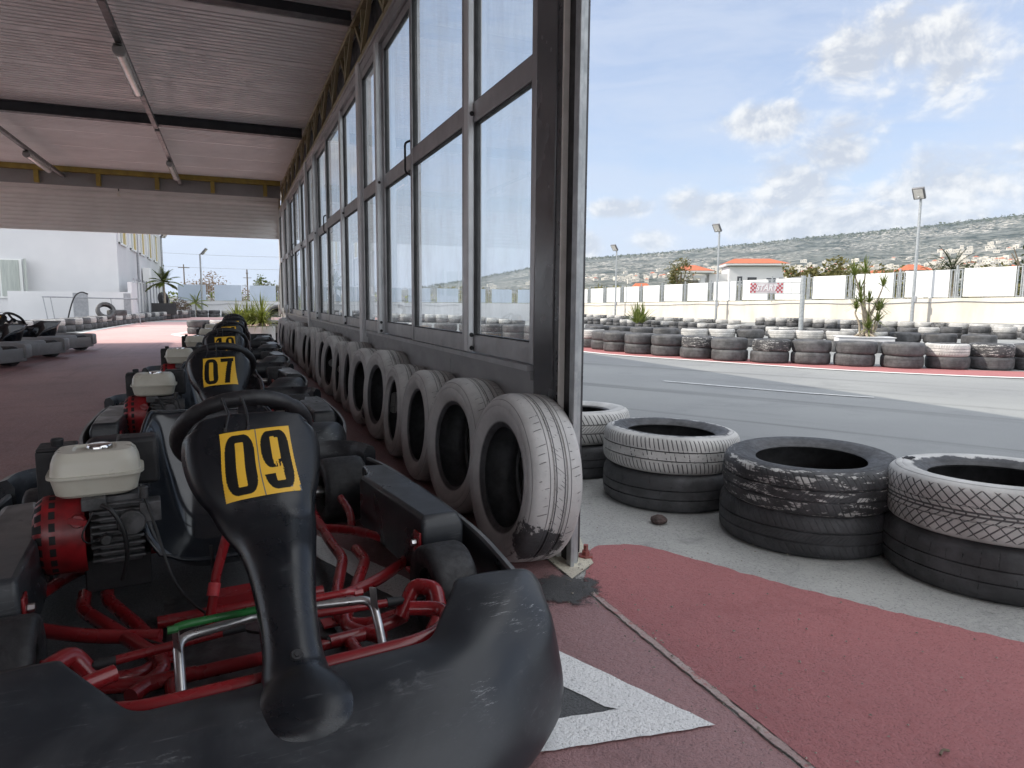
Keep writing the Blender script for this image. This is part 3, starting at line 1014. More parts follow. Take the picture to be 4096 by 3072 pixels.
M['leaf_brown'] = leaf_mat('dry_brown_leaf', (.15, .10, .065), (.24, .17, .11), (.30, .22, .15))

def glass_mat():
    m = bpy.data.materials.new('window_glass')
    m.use_nodes = True
    t = m.node_tree
    t.nodes.clear()
    N = NT(t)
    out = N.n('ShaderNodeOutputMaterial')
    tr = N.n('ShaderNodeBsdfTransparent')
    tr.inputs[0].default_value = (.90, .94, .95, 1)
    gl = N.n('ShaderNodeBsdfGlossy')
    gl.inputs['Roughness'].default_value = .0
    gl.inputs[0].default_value = (.95, .97, 1, 1)
    ge = N.n('ShaderNodeNewGeometry')
    cs = N.math('ABSOLUTE', N.vm('DOT_PRODUCT', ge.outputs['Normal'], ge.outputs['Incoming']))
    f = N.math('ADD', .06, N.math('MULTIPLY', N.math('POWER', N.math('SUBTRACT', 1.0, cs), 5.0), .94), clamp=True)
    mx = N.n('ShaderNodeMixShader')
    N.l(f, mx.inputs[0])
    N.l(tr.outputs[0], mx.inputs[1])
    N.l(gl.outputs[0], mx.inputs[2])
    df = N.n('ShaderNodeBsdfDiffuse')
    df.inputs[0].default_value = (.55, .56, .55, 1)
    geo = N.n('ShaderNodeNewGeometry')
    v = geo.outputs['Position']
    dust = N.math('MULTIPLY', N.ramp(N.noise(N.scale(v, (1, 1, .35)), 6, 6, .7), .32, .8), .24)
    spots = N.math('MULTIPLY', N.ramp(N.noise(v, 60, 3, .6), .66, .74), .10)
    mx2 = N.n('ShaderNodeMixShader')
    N.l(N.math('ADD', N.math('ADD', dust, spots), .055), mx2.inputs[0])
    N.l(mx.outputs[0], mx2.inputs[1])
    tl = N.n('ShaderNodeBsdfTranslucent')
    tl.inputs[0].default_value = (.62, .62, .60, 1)
    mxd = N.n('ShaderNodeMixShader')
    mxd.inputs[0].default_value = .55
    N.l(df.outputs[0], mxd.inputs[1])
    N.l(tl.outputs[0], mxd.inputs[2])
    N.l(mxd.outputs[0], mx2.inputs[2])
    N.l(mx2.outputs[0], out.inputs[0])
    return m
M['glass'] = glass_mat()

# ------------------------------------------------------------------ ground
def zg(x, y):
    dip = -.36 * sstep(9, 14, x) * (1 - sstep(21.9, 22.5, x)) * sstep(12, 21, y)
    rise = sstep(22.9, 23.5, x) * (.08 + .32 * (1 - sstep(14, 28, y)))
    return dip + rise

def sheet(name, xs, ys, m, dz=0.):
    b = MB()
    b.grid([[(x, y, zg(x, y) + dz) for x in xs] for y in ys])
    return struct(b.build(name, m, smooth=60))

def flat(name, poly, m, z, rough_edge=0.):
    if rough_edge:
        q = []
        for i, a in enumerate(poly):
            c = poly[(i + 1) % len(poly)]
            L = math.dist(a, c)
            k = max(1, min(120, int(L / .02)))
            for t in range(k):
                x, y = lerp(a[0], c[0], t / k), lerp(a[1], c[1], t / k)
                q.append((x + rough_edge * mnoise.noise(Vector((x * 17, y * 17, 0))) + rough_edge * .5 * mnoise.noise(Vector((x * 60, y * 60, 3))), y + rough_edge * mnoise.noise(Vector((x * 17, y * 17, 9))) + rough_edge * .5 * mnoise.noise(Vector((x * 60, y * 60, 5)))))
        poly = q
    b = MB()
    b.add([(x, y, z) for x, y in poly], [tuple(range(len(poly)))])
    o = b.build(name, m, smooth=0)
    # make sure it faces up
    if o.data.polygons[0].normal.z < 0:
        o.data.flip_normals()
    return struct(o)

def strip(name, pts, w, m, z, seg=40):
    """a painted line of width w along a smooth path"""
    p = [Vector((q[0], q[1], 0)) for q in catmull([(x, y) for x, y in pts], seg)] if len(pts) > 2 else [Vector((x, y, 0)) for x, y in pts]
    b = MB()
    rows = []
    for i, q in enumerate(p):
        d = (p[min(i + 1, len(p) - 1)] - p[max(i - 1, 0)]).normalized()
        n = Vector((-d.y, d.x, 0)) * w / 2
        rows.append([(q + n).xy.to_tuple() , (q - n).xy.to_tuple()])
    b.grid([[(x, y, zg(x, y) + z) for x, y in r] for r in rows])
    o = b.build(name, m, smooth=0)
    if o.data.polygons[0].normal.z < 0:
        o.data.flip_normals()
    return struct(o)

b = MB()
b.add([(-9000, -9000, -.6), (9000, -9000, -.6), (9000, 9000, -.6), (-9000, 9000, -.6)], [(0, 1, 2, 3)])
struct(b.build('ground', M['dryland'], smooth=0))
sheet('track', [-60, -20, 0, 4, 8] + [9 + .5 * i for i in range(27)] + [22.2 + .2 * i for i in range(8)] + [23.9], [-40, -10, 0, 5] + [8 + i for i in range(41)], M['asphalt'])
pp = [(1.06, -12), (2.2, -12), (6., -12), (5.2, .5), (4.32, 2.52), (3.83, 3.0), (3.2, 3.75), (2.5, 4.6), (1.9, 5.6), (1.5, 6.6), (1.2, 8.), (1.06, 9.)]
flat('pavement', pp, M['pale_asphalt'], .004)
flat('hall_floor', [(-9, -12), (1.06, -12), (1.06, 16.95), (-9, 16.95)], M['red_floor'], .004)
flat('yard_paving', [(-9, 16.95), (1.06, 16.95), (2.2, 20), (2.6, 33), (-3.55, 33), (-3.75, 28), (-3.95, 23), (-4.5, 18), (-9, 17.4)], M['pink_zone'], .004)
strip('yard_edge_line', [(-5.2, 16.9), (-4.5, 18.2), (-4.02, 22), (-3.80, 27), (-3.55, 33.1)], .16, M['edge_white'], .009)
strip('yard_far_line', [(-3.55, 33.2), (0, 33.4), (5, 33.3)], .5, M['edge_white'], .008)
flat('far_paving', [(-3.3, 36), (8, 36), (8, 41.8), (-2.4, 41.8)], M['pink_zone'], .004)
strip('yard_arrow_line', [(-.3, 27.2), (-1.30, 22.0), (-1.45, 21.2), (-1.28, 20.3), (-.4, 17.6)], .22, M['edge_white'], .009)
flat('red_zone', [(1.085, -12), (2.3, -12), (2.32, -1.5), (2.27, .3), (2.17, .85), (2.06, 1.15), (1.87, 1.46), (1.69, 1.78), (1.58, 2.02), (1.50, 2.19), (1.41, 2.265), (1.31, 2.275), (1.25, 2.24), (1.17, 2.10), (1.085, 1.98)], M['red_zone'], .008, .012)
flat('red_patch', [(2.62, 2.62), (3.15, 2.05), (3.6, 1.3), (3.9, .3), (3.5, .3), (3.05, 1.2), (2.75, 1.9)], M['red_zone'], .008)
b = MB()
b.grid([[(1.02, y, .0095), (1.12, y, .0095)] for y in [-6 + .25 * i for i in range(33)]])
struct(b.build('floor_joint', M['seam'], smooth=0))
flat('cream_base_pad', [(1.06, 2.02), (1.2, 2.12), (1.235, 2.25), (1.29, 2.40), (1.27, 2.52), (1.06, 2.52)], M['cream_pad'], .011)
flat('oil_stain', [(.86 + .0, 1.80), (1.16, 1.80), (1.16, 2.12), (.86, 2.12)], M['oil'], .0105)
# arrow outline painted on the floor, its inside bare asphalt
tip, ua, la = Vector((.985, 1.165)), Vector((-.185, .435)).normalized(), Vector((-.492, .072)).normalized()
flat('arrow_infill', [tuple(tip + (ua + la) * .12), tuple(tip + ua * 2.6 + la * .1), tuple(tip + ua * 2.6 + la * 1.4), tuple(tip + la * 1.9 + ua * .1)], M['dark_asphalt'], .0062)
def arm(a, side, L, w):
    n = side * w
    return [tuple(tip), tuple(tip + a * L), tuple(tip + a * L + n), tuple(tip + (ua + la).normalized() * (w / abs((ua + la).normalized().x * a.y - (ua + la).normalized().y * a.x)))]
flat('arrow_upper_arm', arm(ua, Vector((-ua.y, ua.x)), 2.7, .122), M['white_line'], .0084, .005)
flat('arrow_lower_arm', arm(la, Vector((la.y, -la.x)), 2.0, .106), M['white_line'], .0088, .005)
# track edge by the near barrier
edge = [(1.6, 18.9), (3.4, 17.4), (5.0, 16.5), (6.15, 15.4), (6.42, 14.2), (6.34, 13.0), (6.55, 11.2), (7.38, 9.31), (8.26, 7.55), (9.0, 6.6), (9.84, 5.84), (11.3, 5.0), (13., 4.3)]
strip('track_edge_line', edge, .13, M['edge_white'], .009, 80)
eo = [(1.9, 19.3), (3.75, 17.9), (5.35, 16.9), (6.6, 15.7), (6.95, 14.2), (6.85, 13.1), (7.08, 11.4), (7.85, 9.6), (8.68, 7.92), (9.38, 7.0), (10.15, 6.28), (11.5, 5.48), (13.2, 4.8)]
strip('track_edge_band', eo, 1.02, M['red_zone'], .005, 80)
strip('chalk_scrape', [(4.95, 7.1), (5.4, 6.3), (5.85, 5.5)], .10, M['chalk'], .006, 12)
strip('chalk_mark', [(5.82, 5.55), (6.0, 5.3), (6.18, 5.1)], .05, M['edge_white'], .008, 8)
strip('far_edge_line', [(10.2, 25), (11.4, 22), (13.2, 19.3), (15.6, 17.5)], .14, M['edge_white'], .009, 30)
strip('far_edge_band', [(13.4, 10.7), (14.8, 9.7), (17.2, 8.6), (20, 7.8)], .7, M['red_zone'], .006, 30)
strip('far_white_line', [(13.2, 11.1), (14.8, 10.15), (17.3, 9.05), (20, 8.3)], .14, M['edge_white'], .009, 30)

# ------------------------------------------------------------------ the pit hall
hall = thing('pit_hall', 'long open pit hall with a glazed side wall, ribbed ceiling and half raised roller shutter', 'building')
b = MB()       # ceiling of narrow ribbed sheets, ribs running across the hall
rows = []
y = -6.0
zc = 3.43
while y < 16.55:
    wide = (int(y * 10) % 11 == 0)
    st = .16 if wide else .092
    for q, dz in ((0, 0), (st - .034, 0), (st - .028, .02), (st - .004, .02)):
        rows.append([(x, y + q, zc + dz) for x in (-9.1, -4, 1.3)])
    y += st
b.grid(rows, mfun=lambda i, j: 1 if i % 4 == 2 else 0)
b.build('ceiling', [M['sheet'], M['groove']], hall, smooth=0)
b = MB()
b.box((-3.9, 5.2, 3.58), (10.6, 22.9, .22))
b.box((-7.55, 17.75, 3.5), (3.3, 2.3, .12))  # unseen overhang beyond the shutter, added to shade the yard floor
b.build('roof', M['white_paint'], hall)
b = MB()
b.box((1.36, 5.2, 3.50), (.06, 22.9, .46))
b.build('fascia', M['sill'], hall)
for yb in (1.9, 6.28, 10.68):
    b = MB()
    up_ = .05 if yb < 7 else .012
    for z, h, w in ((3.291, .012, .12), (3.418, .012, .12)):
        b.box((-4., yb, z + up_), (10.1, w, h))
    b.box((-4., yb, 3.355 + up_), (10.1, .03, .116))
    b.build('ceiling_beam', M['beam'], hall)
for xp in (-.84, -2.83, -5.2):
    for y0, y1 in ((-6, 1.83), (1.97, 6.21), (6.35, 10.61), (10.75, 16.45)):
        b = MB()
        b.box((xp, (y0 + y1) / 2, 3.262), (.055, y1 - y0, .05))
        b.build('ceiling_purlin', M['purlin'], hall)
# truss above the glazing
b = MB()
for z in (2.985, 3.385):
    b.box((1.105, 9.4, z), (.05, 14.2, .045))
y = 2.5
k = 0
while y < 16.3:
    b.bar((1.105, y, 3.005), (1.105, y, 3.365), .036, .036, up=(1, 0, 0))
    b.bar((1.12, y + .02, 3.005), (1.12, y + .40, 3.365), .032, .032, up=(1, 0, 0))
    b.bar((1.09, y + .42, 3.365), (1.09, y + .84, 3.005), .032, .032, up=(1, 0, 0))
    y += .88
b.build('truss', M['olive'], hall, smooth=0)
b = MB()
b.box((1.19, 9.4, 3.19), (.02, 14.3, .46))
b.build('truss_backing', M['beam'], hall)
# sill wall under the windows
b = MB()
ys = [2.47, 3.6, 4.75, 5.9, 7.0, 8.1, 9.2, 10.3, 11.4, 12.5, 13.6, 14.7, 16.5]
for a, c in zip(ys[:-1], ys[1:]):
    b.box((1.15, (a + c) / 2, .325), (.08, c - a - .006, .65))
b.box((1.15, 9.48, .672), (.11, 14.0, .036))
b.build('sill_wall', M['sill'], hall)
b = MB()
b.box((1.13, 9.48, .70), (.10, 14.0, .022))
b.box((1.13, 9.48, 2.90), (.10, 14.0, .09))
b.box((1.085, 9.48, 2.935), (.03, 14.0, .022))
b.build('window_track', M['alu'], hall)
# main columns
b = MB()
b.box((1.15, 2.375, 1.715), (.10, .17, 3.43))
b.build('end_column', M['column'], hall, bevel=.004)
b = MB()
b.box((1.155, 2.262, 1.715), (.10, .05, 3.43))
b.build('column_channel', M['alu_dark'], hall, bevel=.003)
b = MB()
b.box((1.14, 2.229, 1.715), (.085, .010, 3.43))
b.build('column_strip', M['white_paint'], hall)
b = MB()
b.box((1.135, 2.187, 1.715), (.035, .068, 3.43))
b.build('shutter_guide', M['gasket'], hall)
b = MB()
b.box((1.110, 2.133, 1.715), (.016, .036, 3.43))
b.box((1.132, 2.147, 1.715), (.03, .008, 3.43))
b.build('guide_edge', M['galv'], hall, bevel=.003)
for yp in (6.05, 10.52, 15.02):
    b = MB()
    b.box((1.115, yp + .06, 1.475), (.115, .13, 2.95))
    b.build('wall_post', M['alu_light'], hall, bevel=.006)
# sliding windows
bays = [[2.465, 3.25, 4.34, 5.28, 6.04], [6.18, 7.28, 8.42, 9.50, 10.51], [10.65, 11.75, 12.85, 13.95, 15.01], [15.15, 15.85, 16.5]]
wi = 0
for bay in bays:
    for k, (a, c) in enumerate(zip(bay[:-1], bay[1:])):
        x = 1.125 if k % 2 == 0 else 1.10
        sw = .042
        b = MB()
        for yy in (a + sw / 2 + .003, c - sw / 2 - .003):
            b.box((x, yy, 1.785), (.046, sw, 2.14))
        for z0, z1 in ((.715, .80), (1.81, 1.905), (2.80, 2.852)):
            b.box((x, (a + c) / 2, (z0 + z1) / 2), (.038, c - a - 2 * sw - .006, z1 - z0))
        w = b.build('window', M['alu'], hall, bevel=.003)
        for z0, z1 in ((.80, 1.81), (1.905, 2.80)):
            b = MB()
            for yy in (a + sw + .006, c - sw - .006):
                b.box((x, yy, (z0 + z1) / 2), (.03, .008, z1 - z0))
            for zz in (z0 + .003, z1 - .003):
                b.box((x, (a + c) / 2, zz), (.026, c - a - 2 * sw - .004, .006))
            b.build('gasket', M['gasket'], w)
            b = MB()
            b.add([(x, a + sw, z0), (x, c - sw, z0), (x, c - sw, z1), (x, a + sw, z1)], [(0, 1, 2, 3)])
            b.build('pane', M['glass'], w, smooth=0)
        if k in (0, 3):
            b = MB()
            yy = c - .02 if k == 0 else a + .02
            b.box((x - .035, yy, 1.785), (.03, .06, 2.14))
            b.build('mullion', M['alu_light'], w, bevel=.006)
            b = MB()
            for z in (.735, .80, 1.85):
                b = MB()
                b.cyl((x - .03, yy - .026, z), (x - .03, yy - .036, z), .012, .010, 12)
                b.build('bolt', M['black'], w)
        if k == 2:
            b = MB()
            b.box((x - .026, a + .02, 1.86), (.012, .03, .30))
            b.tube(fillet([(x - .03, a + .02, 1.97), (x - .075, a + .02, 1.95), (x - .075, a + .02, 1.77), (x - .03, a + .02, 1.75)], .02), .007, 8)
            b.build('handle', M['black'], w)
        wi += 1
# the far end: shutter, its box, ochre beam
b = MB()
rows = []
n = int((3.10 - 2.36) / .082)
for i in range(n * 10 + 1):
    z = 2.36 + i * .0082
    ph = (i % 10) / 10
    rows.append([(x, 16.60 + .014 * (1 - abs(2 * ph - 1) ** 2.2), z) for x in (-8.9, 1.07)])
b.grid(rows)
b.box((-3.9, 16.615, 2.352), (9.95, .03, .022))
b.build('roller_shutter', M['shutter'], hall, smooth=30)
b = MB()
prof = [(16.72, 3.30), (16.56, 3.30), (16.52, 3.27), (16.52, 3.175), (16.535, 3.165), (16.535, 3.155), (16.52, 3.145), (16.52, 3.09), (16.55, 3.065), (16.72, 3.065)]
b.grid([[(x, yy, z) for x in (-8.95, 1.12)] for yy, z in prof])
b.add([(1.12, yy, z) for yy, z in prof], [tuple(range(len(prof)))])
b.build('shutter_box', M['shutter'], hall, smooth=0)
b = MB()
b.box((-3.95, 15.42, 3.383), (10.0, .12, .092))
for i in range(10):
    b.box((.75 - i * 1.0, 15.43, 3.225), (.075, .08, .224))
b.build('ochre_beam', M['ochre'], hall)
b = MB()
b.box((-3.95, 15.49, 3.215), (10.0, .03, .244))
b.box((-3.9, 16.86, 3.36), (10.2, .03, .24))
b.build('gable_sheet', M['sill'], hall)
b = MB()
b.box((1.105, 16.62, 1.53), (.075, .13, 3.06))
b.box((1.175, 16.64, 1.70), (.05, .18, 3.40))
b.build('shutter_post', M['white_paint'], hall, bevel=.006)
b = MB()
b.box((-9.05, -1.5, 1.7), (.1, 9.0, 3.4))
for yq in (5.5, 9.2, 12.9, 16.5):
    b.box((-9.05, yq, 1.7), (.16, .16, 3.4))
b.box((1.15, -4.3, 1.7), (.12, 3.4, 3.4))
b.build('solid_wall', M['sill'], hall)
b = MB()
b.box((1.04, 12.0 + 2.55, .80), (.06, .10, .16))
b.build('junction_box', M['alu'], hall, bevel=.01)

def tube_light(loc, L, label):
    t = thing('tube_light', label, 'light fitting', loc, 0, 'tube lights under the ceiling')
    b = MB()
    b.box((0, 0, -.005), (.085, L, .03))
    for e in (-1, 1):
        b.cyl((0, e * L / 2, -.04), (0, e * (L / 2 - .06), -.04), .052, .052, 18)
    b.build('housing', M['lamp_body'], t, bevel=.006)
    b = MB()
    b.tube([(0, -L / 2 + .06, -.045), (0, L / 2 - .06, -.045)], .045, 18)
    b.build('diffuser', M['diffuser'], t, smooth=40)
    b = MB()
    b.box((0, -L / 2 + .04, .012), (.03, .05, .022))
    b.build('bracket', M['black'], t)
    return t
tube_light((-.84, 7.95, 3.212), 1.42, 'nearest grey tube light hanging on the ceiling purlin, its diffuser ribbed and shining')
tube_light((-.84, 13.5, 3.212), 1.42, 'tube light on the same purlin close to the far roller shutter')
tube_light((-2.83, 13.6, 3.212), 1.42, 'tube light on the left purlin at the edge of the ceiling')
c_ = MB()
c_.tube([(-2.05, 16.45, 3.36), (-2.05, 16.45, 3.17)], .011, 8, 0)
c_.tube([(-2.05, 16.44, 3.17), (-2.05, 16.44, 3.06)], [.022, .034], 10, 1)
tag(c_.build('pull_cord', [M['black'], M['cloth']]), 'dark pull cord with a white end hanging before the shutter box', 'cord')
# white cloth and cords hanging by the far corner
b = MB()
rows = []
r3 = random.Random(5)
for i in range(16):
    t = i / 15
    w = .015 + .085 * t ** 1.4
    rows.append([(1.03 - .02 * math.sin(k * 1.9 + t * 3) * (t + .1) - .02, 15.75 + w * (k / 8 - .5) * 2 + .03 * math.sin(t * 4), 1.55 - .88 * t) for k in range(9)])
b.grid(rows)
tag(b.build('hanging_cloth', M['cloth'], smooth=60, solid=.006), 'white cloth hanging in the sunlit corner by the shutter post', 'cloth')
b = MB()
b.tube(catmull([(1.03, 15.9, 1.75), (1.0, 16.0, 1.3), (.99, 16.1, .9), (1.0, 16.2, .62)], 16), .009, 6)
tag(b.build('cord', M['cloth'], smooth=60), 'pale cord hanging beside the white cloth at the far corner', 'cord')
b = MB()
b.lathe([(0, 0), (.03, 0), (.03, .006), (.016, .006), (.016, .022), (.010, .023), (.010, .045), (0, .046)], seg=6, c=(0, 0, 0))
tag(b.build('anchor_bolt', M['rust'], loc=(1.205, 2.19, .011)), 'rusty red anchor bolt standing in the cream pad by the column', 'bolt')
def pebble(name, loc, r, label, seed, m=None):
    rr = random.Random(seed)
    bm = bmesh.new()
    bmesh.ops.create_icosphere(bm, subdivisions=2, radius=r)
    for v in bm.verts:
        v.co *= 1 + .35 * mnoise.noise(v.co * 14 / r * .05 + Vector((seed, 0, 0)))
        v.co.z *= .62
    me = bpy.data.meshes.new(name)
    bm.to_mesh(me)
    bm.free()
    me.materials.append(m or M['rock'])
    o = bpy.data.objects.new(name, me)
    COL.objects.link(o)
    o.location = (loc[0], loc[1], loc[2] + r * .5)
    return tag(o, label, 'stone')
pebble('stone', (1.70, 2.44, .004), .034, 'dark brown stone lying on the grey ground between tyre stacks and column', 3)
b = MB()
b.tube(catmull([(1.36, .90, .0125), (1.375, .905, .016), (1.39, .902, .0125)], 8), .003, 6)
tag(b.build('twig', M['wood']), 'tiny dark twig lying on the red paint', 'twig')

# ------------------------------------------------------------------ car tyres
def tyre_mesh(name, m, Rr=.31, w=.20, rim=.195, seg=112, groove=True, lod=0):
    k = w / .20
    if lod == 2:
        half = [(Rr, 0), (Rr - .006, .074), (Rr - .03, .097), (Rr - .085, .098), (rim, .074), (Rr - .05, .080), (Rr - .018, 0)]
    else:
        half = [(Rr, 0)]
        if groove:
            half += [(Rr - .0002, .0205), (Rr - .006, .0225), (Rr - .006, .0255), (Rr - .0004, .0275)]
        half += [(Rr - .001, .045), (Rr - .004, .068), (Rr - .010, .081), (Rr - .018, .090), (Rr - .032, .098), (Rr - .046, .1015), (Rr - .0495, .0995), (Rr - .053, .1015), (Rr - .078, .0985), (rim + .022, .088), (rim + .012, .083), (rim + .008, .079), (rim + .002, .077), (rim - .003, .071), (rim + .004, .063), (rim + .03, .076), (Rr - .05, .080), (Rr - .026, .066), (Rr - .018, .03), (Rr - .017, 0)]
    prof = [(r, -h * k) for r, h in reversed(half[1:])] + [(r, h * k) for r, h in half[:-1]]
    prof = prof[:-0 or None]
    n = len(prof)
    ci = min(range(n), key=lambda i: (abs(prof[i][1]), -prof[i][0]))
    arc = [0.] * n
    for i in range(ci + 1, n):
        arc[i] = arc[i - 1] + math.dist(prof[i], prof[i - 1])
    for i in range(ci - 1, -1, -1):
        arc[i] = arc[i + 1] - math.dist(prof[i], prof[i + 1])
    me = bpy.data.meshes.new(name)
    vs, fs, uvs = [], [], []
    for r, h in prof:
        for a in range(seg):
            t = 2 * PI * a / seg
            vs.append((r * math.cos(t), r * math.sin(t), h))
    for i in range(n):
        j = (i + 1) % n
        for a in range(seg):
            c = (a + 1) % seg
            fs.append((i * seg + a, i * seg + c, j * seg + c, j * seg + a))
            u0, u1 = 2 * PI * Rr * a / seg, 2 * PI * Rr * (a + 1) / seg
            v0 = arc[i]
            v1 = arc[j] if j else arc[i] + .02
            uvs += [(u0, v0), (u1, v0), (u1, v1), (u0, v1)]
    me.from_pydata(vs, [], fs)
    me.materials.append(m)
    l = me.uv_layers.new(name='UVMap')
    l.data.foreach_set('uv', [c for q in uvs for c in q])
    me.polygons.foreach_set('use_smooth', [True] * len(me.polygons))
    me.set_sharp_from_angle(angle=R(55))
    me.update()
    return me
TM = {}
def tyre(key, loc, label, group=None, axis='z', rz=0., tilt=0., lod=0, size=(.31, .20, .195), lean=0., s=1., rot=None):
    kk = (key, lod, size)
    if kk not in TM:
        TM[kk] = tyre_mesh('tyre', M[key], *size, seg={0: 120, 1: 56, 2: 30}[lod], groove=lod == 0, lod=lod)
    o = bpy.data.objects.new('car_tyre', TM[kk])
    COL.objects.link(o)
    o.location = loc
    o.scale = (s * rnd.uniform(.985, 1.015), s * rnd.uniform(.985, 1.015), s)
    if rot is not None:
        o.rotation_euler = rot
    elif axis == 'x':
        o.rotation_euler = (rnd.uniform(0, 6.28), R(90) + lean, rz) if False else (0, R(90) + lean, rz)
    else:
        o.rotation_euler = (tilt * math.cos(rz * 3), tilt * math.sin(rz * 3), rz)
    return tag(o, label, 'tyre', group)

ORD = ['first', 'second', 'third', 'fourth', 'fifth', 'sixth', 'seventh', 'eighth', 'ninth', 'tenth', 'eleventh', 'twelfth', 'thirteenth', 'fourteenth', 'fifteenth', 'sixteenth', 'seventeenth', 'eighteenth', 'nineteenth', 'twentieth', 'twenty-first', 'twenty-second', 'twenty-third']
# row standing against the sill wall
yy = 2.30
for i in range(22):
    rad = [.313, .308, .298, .290, .316, .302, .309, .294, .305, .315, .297][i % 11]
    lab = ('grey painted tyre with a black flaked patch at the open end of the wall row' if i == 0 else
           'sunlit end tyre of the grey wall row beside the far shutter post' if i == 21 else
           '%s grey painted tyre from the open end standing against the window wall' % ORD[i])
    x = .985 + .006 * math.sin(i * 2.1)
    tyre('t_wall_chipped' if i in (0, 5) else 't_wall', (x, yy, rad), lab, 'grey tyres standing along the window wall', 'x', R(2 + 4 * math.sin(i * 1.7)), lean=R(4), lod=0 if i < 9 else 1, size=(rad, .205, .188))
    yy += rad * 2 * (.985 if i else 1.0)

# the four double stacks outside the end column
def stack(x, y, keys, labels, group, size=(.33, .182, .205), lod=0, z0=0.):
    z = z0
    for i, (k, lb) in enumerate(zip(keys, labels)):
        tyre(k, (x + rnd.uniform(-.012, .012) * (i > 0), y + rnd.uniform(-.012, .012) * (i > 0), z + size[1] * .5), lb, group, 'z', rnd.uniform(0, 6.28), tilt=R(1.8) * (i > 0), lod=lod, size=size)
        z += size[1] * .97
G1 = 'double tyre stacks outside the end column'
stack(1.84, 3.52, ['t_black_plain', 't_white_block'], ['black lower tyre of the stack half hidden behind the end column', 'white painted top tyre of the stack half hidden behind the end column'], G1)
stack(2.01, 2.80, ['t_faded', 't_white_rib'], ['smooth grey black lower tyre of the second stack from the end column', 'white top tyre with black upper wall on the second stack from the end column'], G1, size=(.33, .178, .215))
stack(2.21, 2.12, ['t_black_block', 't_patchy'], ['black lower tyre under the tyre with patchy white flecks', 'black top tyre with patchy flecks of white paint on its tread'], G1, size=(.342, .178, .215))
stack(2.525, 1.55, ['t_black_plain', 't_white_diag'], ['black lower tyre of the nearest stack at the edge of the photo', 'white top tyre with a diagonal cut tread on the nearest stack'], G1, size=(.355, .193, .225))
# raised size marking on the sidewall of the nearest white tyre
def text_mesh(name, body, size, m, depth=.002, shear=0., bold=0.):
    cu = bpy.data.curves.new(name, 'FONT')
    cu.body = body
    cu.size = size
    cu.extrude = depth
    cu.offset = bold
    cu.shear = shear
    cu.align_x = 'CENTER'
    cu.align_y = 'CENTER'
    cu.resolution_u = 4
    o = bpy.data.objects.new('tmp', cu)
    COL.objects.link(o)
    dg = bpy.context.evaluated_depsgraph_get()
    dg.update()
    me = bpy.data.meshes.new_from_object(o.evaluated_get(dg))
    bpy.data.objects.remove(o)
    bpy.data.curves.remove(cu)
    me.name = name
    me.materials.clear()
    me.materials.append(m)
    ob = bpy.data.objects.new(name, me)
    COL.objects.link(ob)
    return ob
near_top = [o for o in COL.objects if o.get('label', '').startswith('white top tyre with a diagonal')][0]
tx = text_mesh('size_marking', '195', .046, M['black'], .0015, bold=.001)
tx.parent = near_top
tx.matrix_parent_inverse = Matrix()
_rz = near_top.rotation_euler.z
_a = R(112) - _rz
tx.location = (.292 * math.cos(_a), .292 * math.sin(_a), .0985)
tx.rotation_euler = (0, 0, _a - R(90))

# barriers round the track: double stacks along paths
def path_pts(pts, step, seg=300):
    p = [Vector((q[0], q[1], 0)) for q in catmull(pts, seg)]
    out, acc = [p[0]], 0.
    for a, c in zip(p[:-1], p[1:]):
        acc += (c - a).length
        if acc >= step:
            out.append(c)
            acc = 0.
    return out

def barrier(pts, step, top_keys, lab, group, lod=2, size=(.305, .195, .19), maxn=999, bottom='t_faded', tiers=2):
    for i, p in enumerate(path_pts(pts, step)[:maxn]):
        z = zg(p.x, p.y) + .005
        jx, jy = rnd.uniform(-.03, .03), rnd.uniform(-.03, .03)
        for t in range(tiers):
            key = bottom if (t == 0 and tiers > 1) else top_keys[i % len(top_keys)]
            tyre(key, (p.x + jx, p.y + jy, z + size[1] * (.5 + t * .97)), lab[t if tiers > 1 else 1], group, 'z', rnd.uniform(0, 6.28), lod=lod, size=size)
            jx += rnd.uniform(-.02, .02)
            jy += rnd.uniform(-.02, .02)
B, F, W, P = 't_black_plain', 't_faded', 't_white_rib', 't_patchy'
barrier([(2.6, 19.4), (4.2, 18.2), (5.6, 17.4), (6.9, 16.3), (7.4, 14.9), (7.3, 13.2), (7.22, 11.6), (7.6, 10.4), (8.05, 9.2), (8.8, 8.42), (9.6, 7.6), (10.4, 7.1), (11.4, 6.6), (12.7, 6.1)], .615,
        [F, P, F, F, W, F, F, P, F, F, F, F, F, W, F, F, F, F, P, F, P, F, F, F, W, P, F, F],
        ['black tyre in the lower layer of the near trackside barrier', 'tyre in the upper layer of the near trackside barrier across the asphalt'], 'tyres of the near trackside barrier', lod=1)
barrier([(8.7, 15.4), (9.6, 13.7), (10.6, 12.9), (11.6, 12.1), (12.6, 11.2), (13.4, 10.2), (13.9, 9.0)], .62,
        [B, F, F, F, W, W, F, W, W, W, W, F], ['dark tyre in the lower layer behind the near barrier', 'tyre in the upper layer of the row behind the near barrier'], 'tyres of the island row behind the near barrier', lod=1)
barrier([(10.9, 19.5), (11.9, 18.6), (13.1, 18.0)], .62, [F, B, F, F, B], ['lower tyre of the short cluster on the island far end', 'upper tyre of the short cluster on the island far end'], 'tyres of the island cluster')
barrier([(21.2, 40), (21.2, 30), (21.2, 20), (21.6, 12)], .72, [F, W, F, F, W, F, F, W, W, F, F, F, W, F, F], ['grey tyre in the lower layer of the far barrier before the cream wall', 'tyre in the upper layer of the far barrier before the cream wall'], 'tyres of the far track barrier')
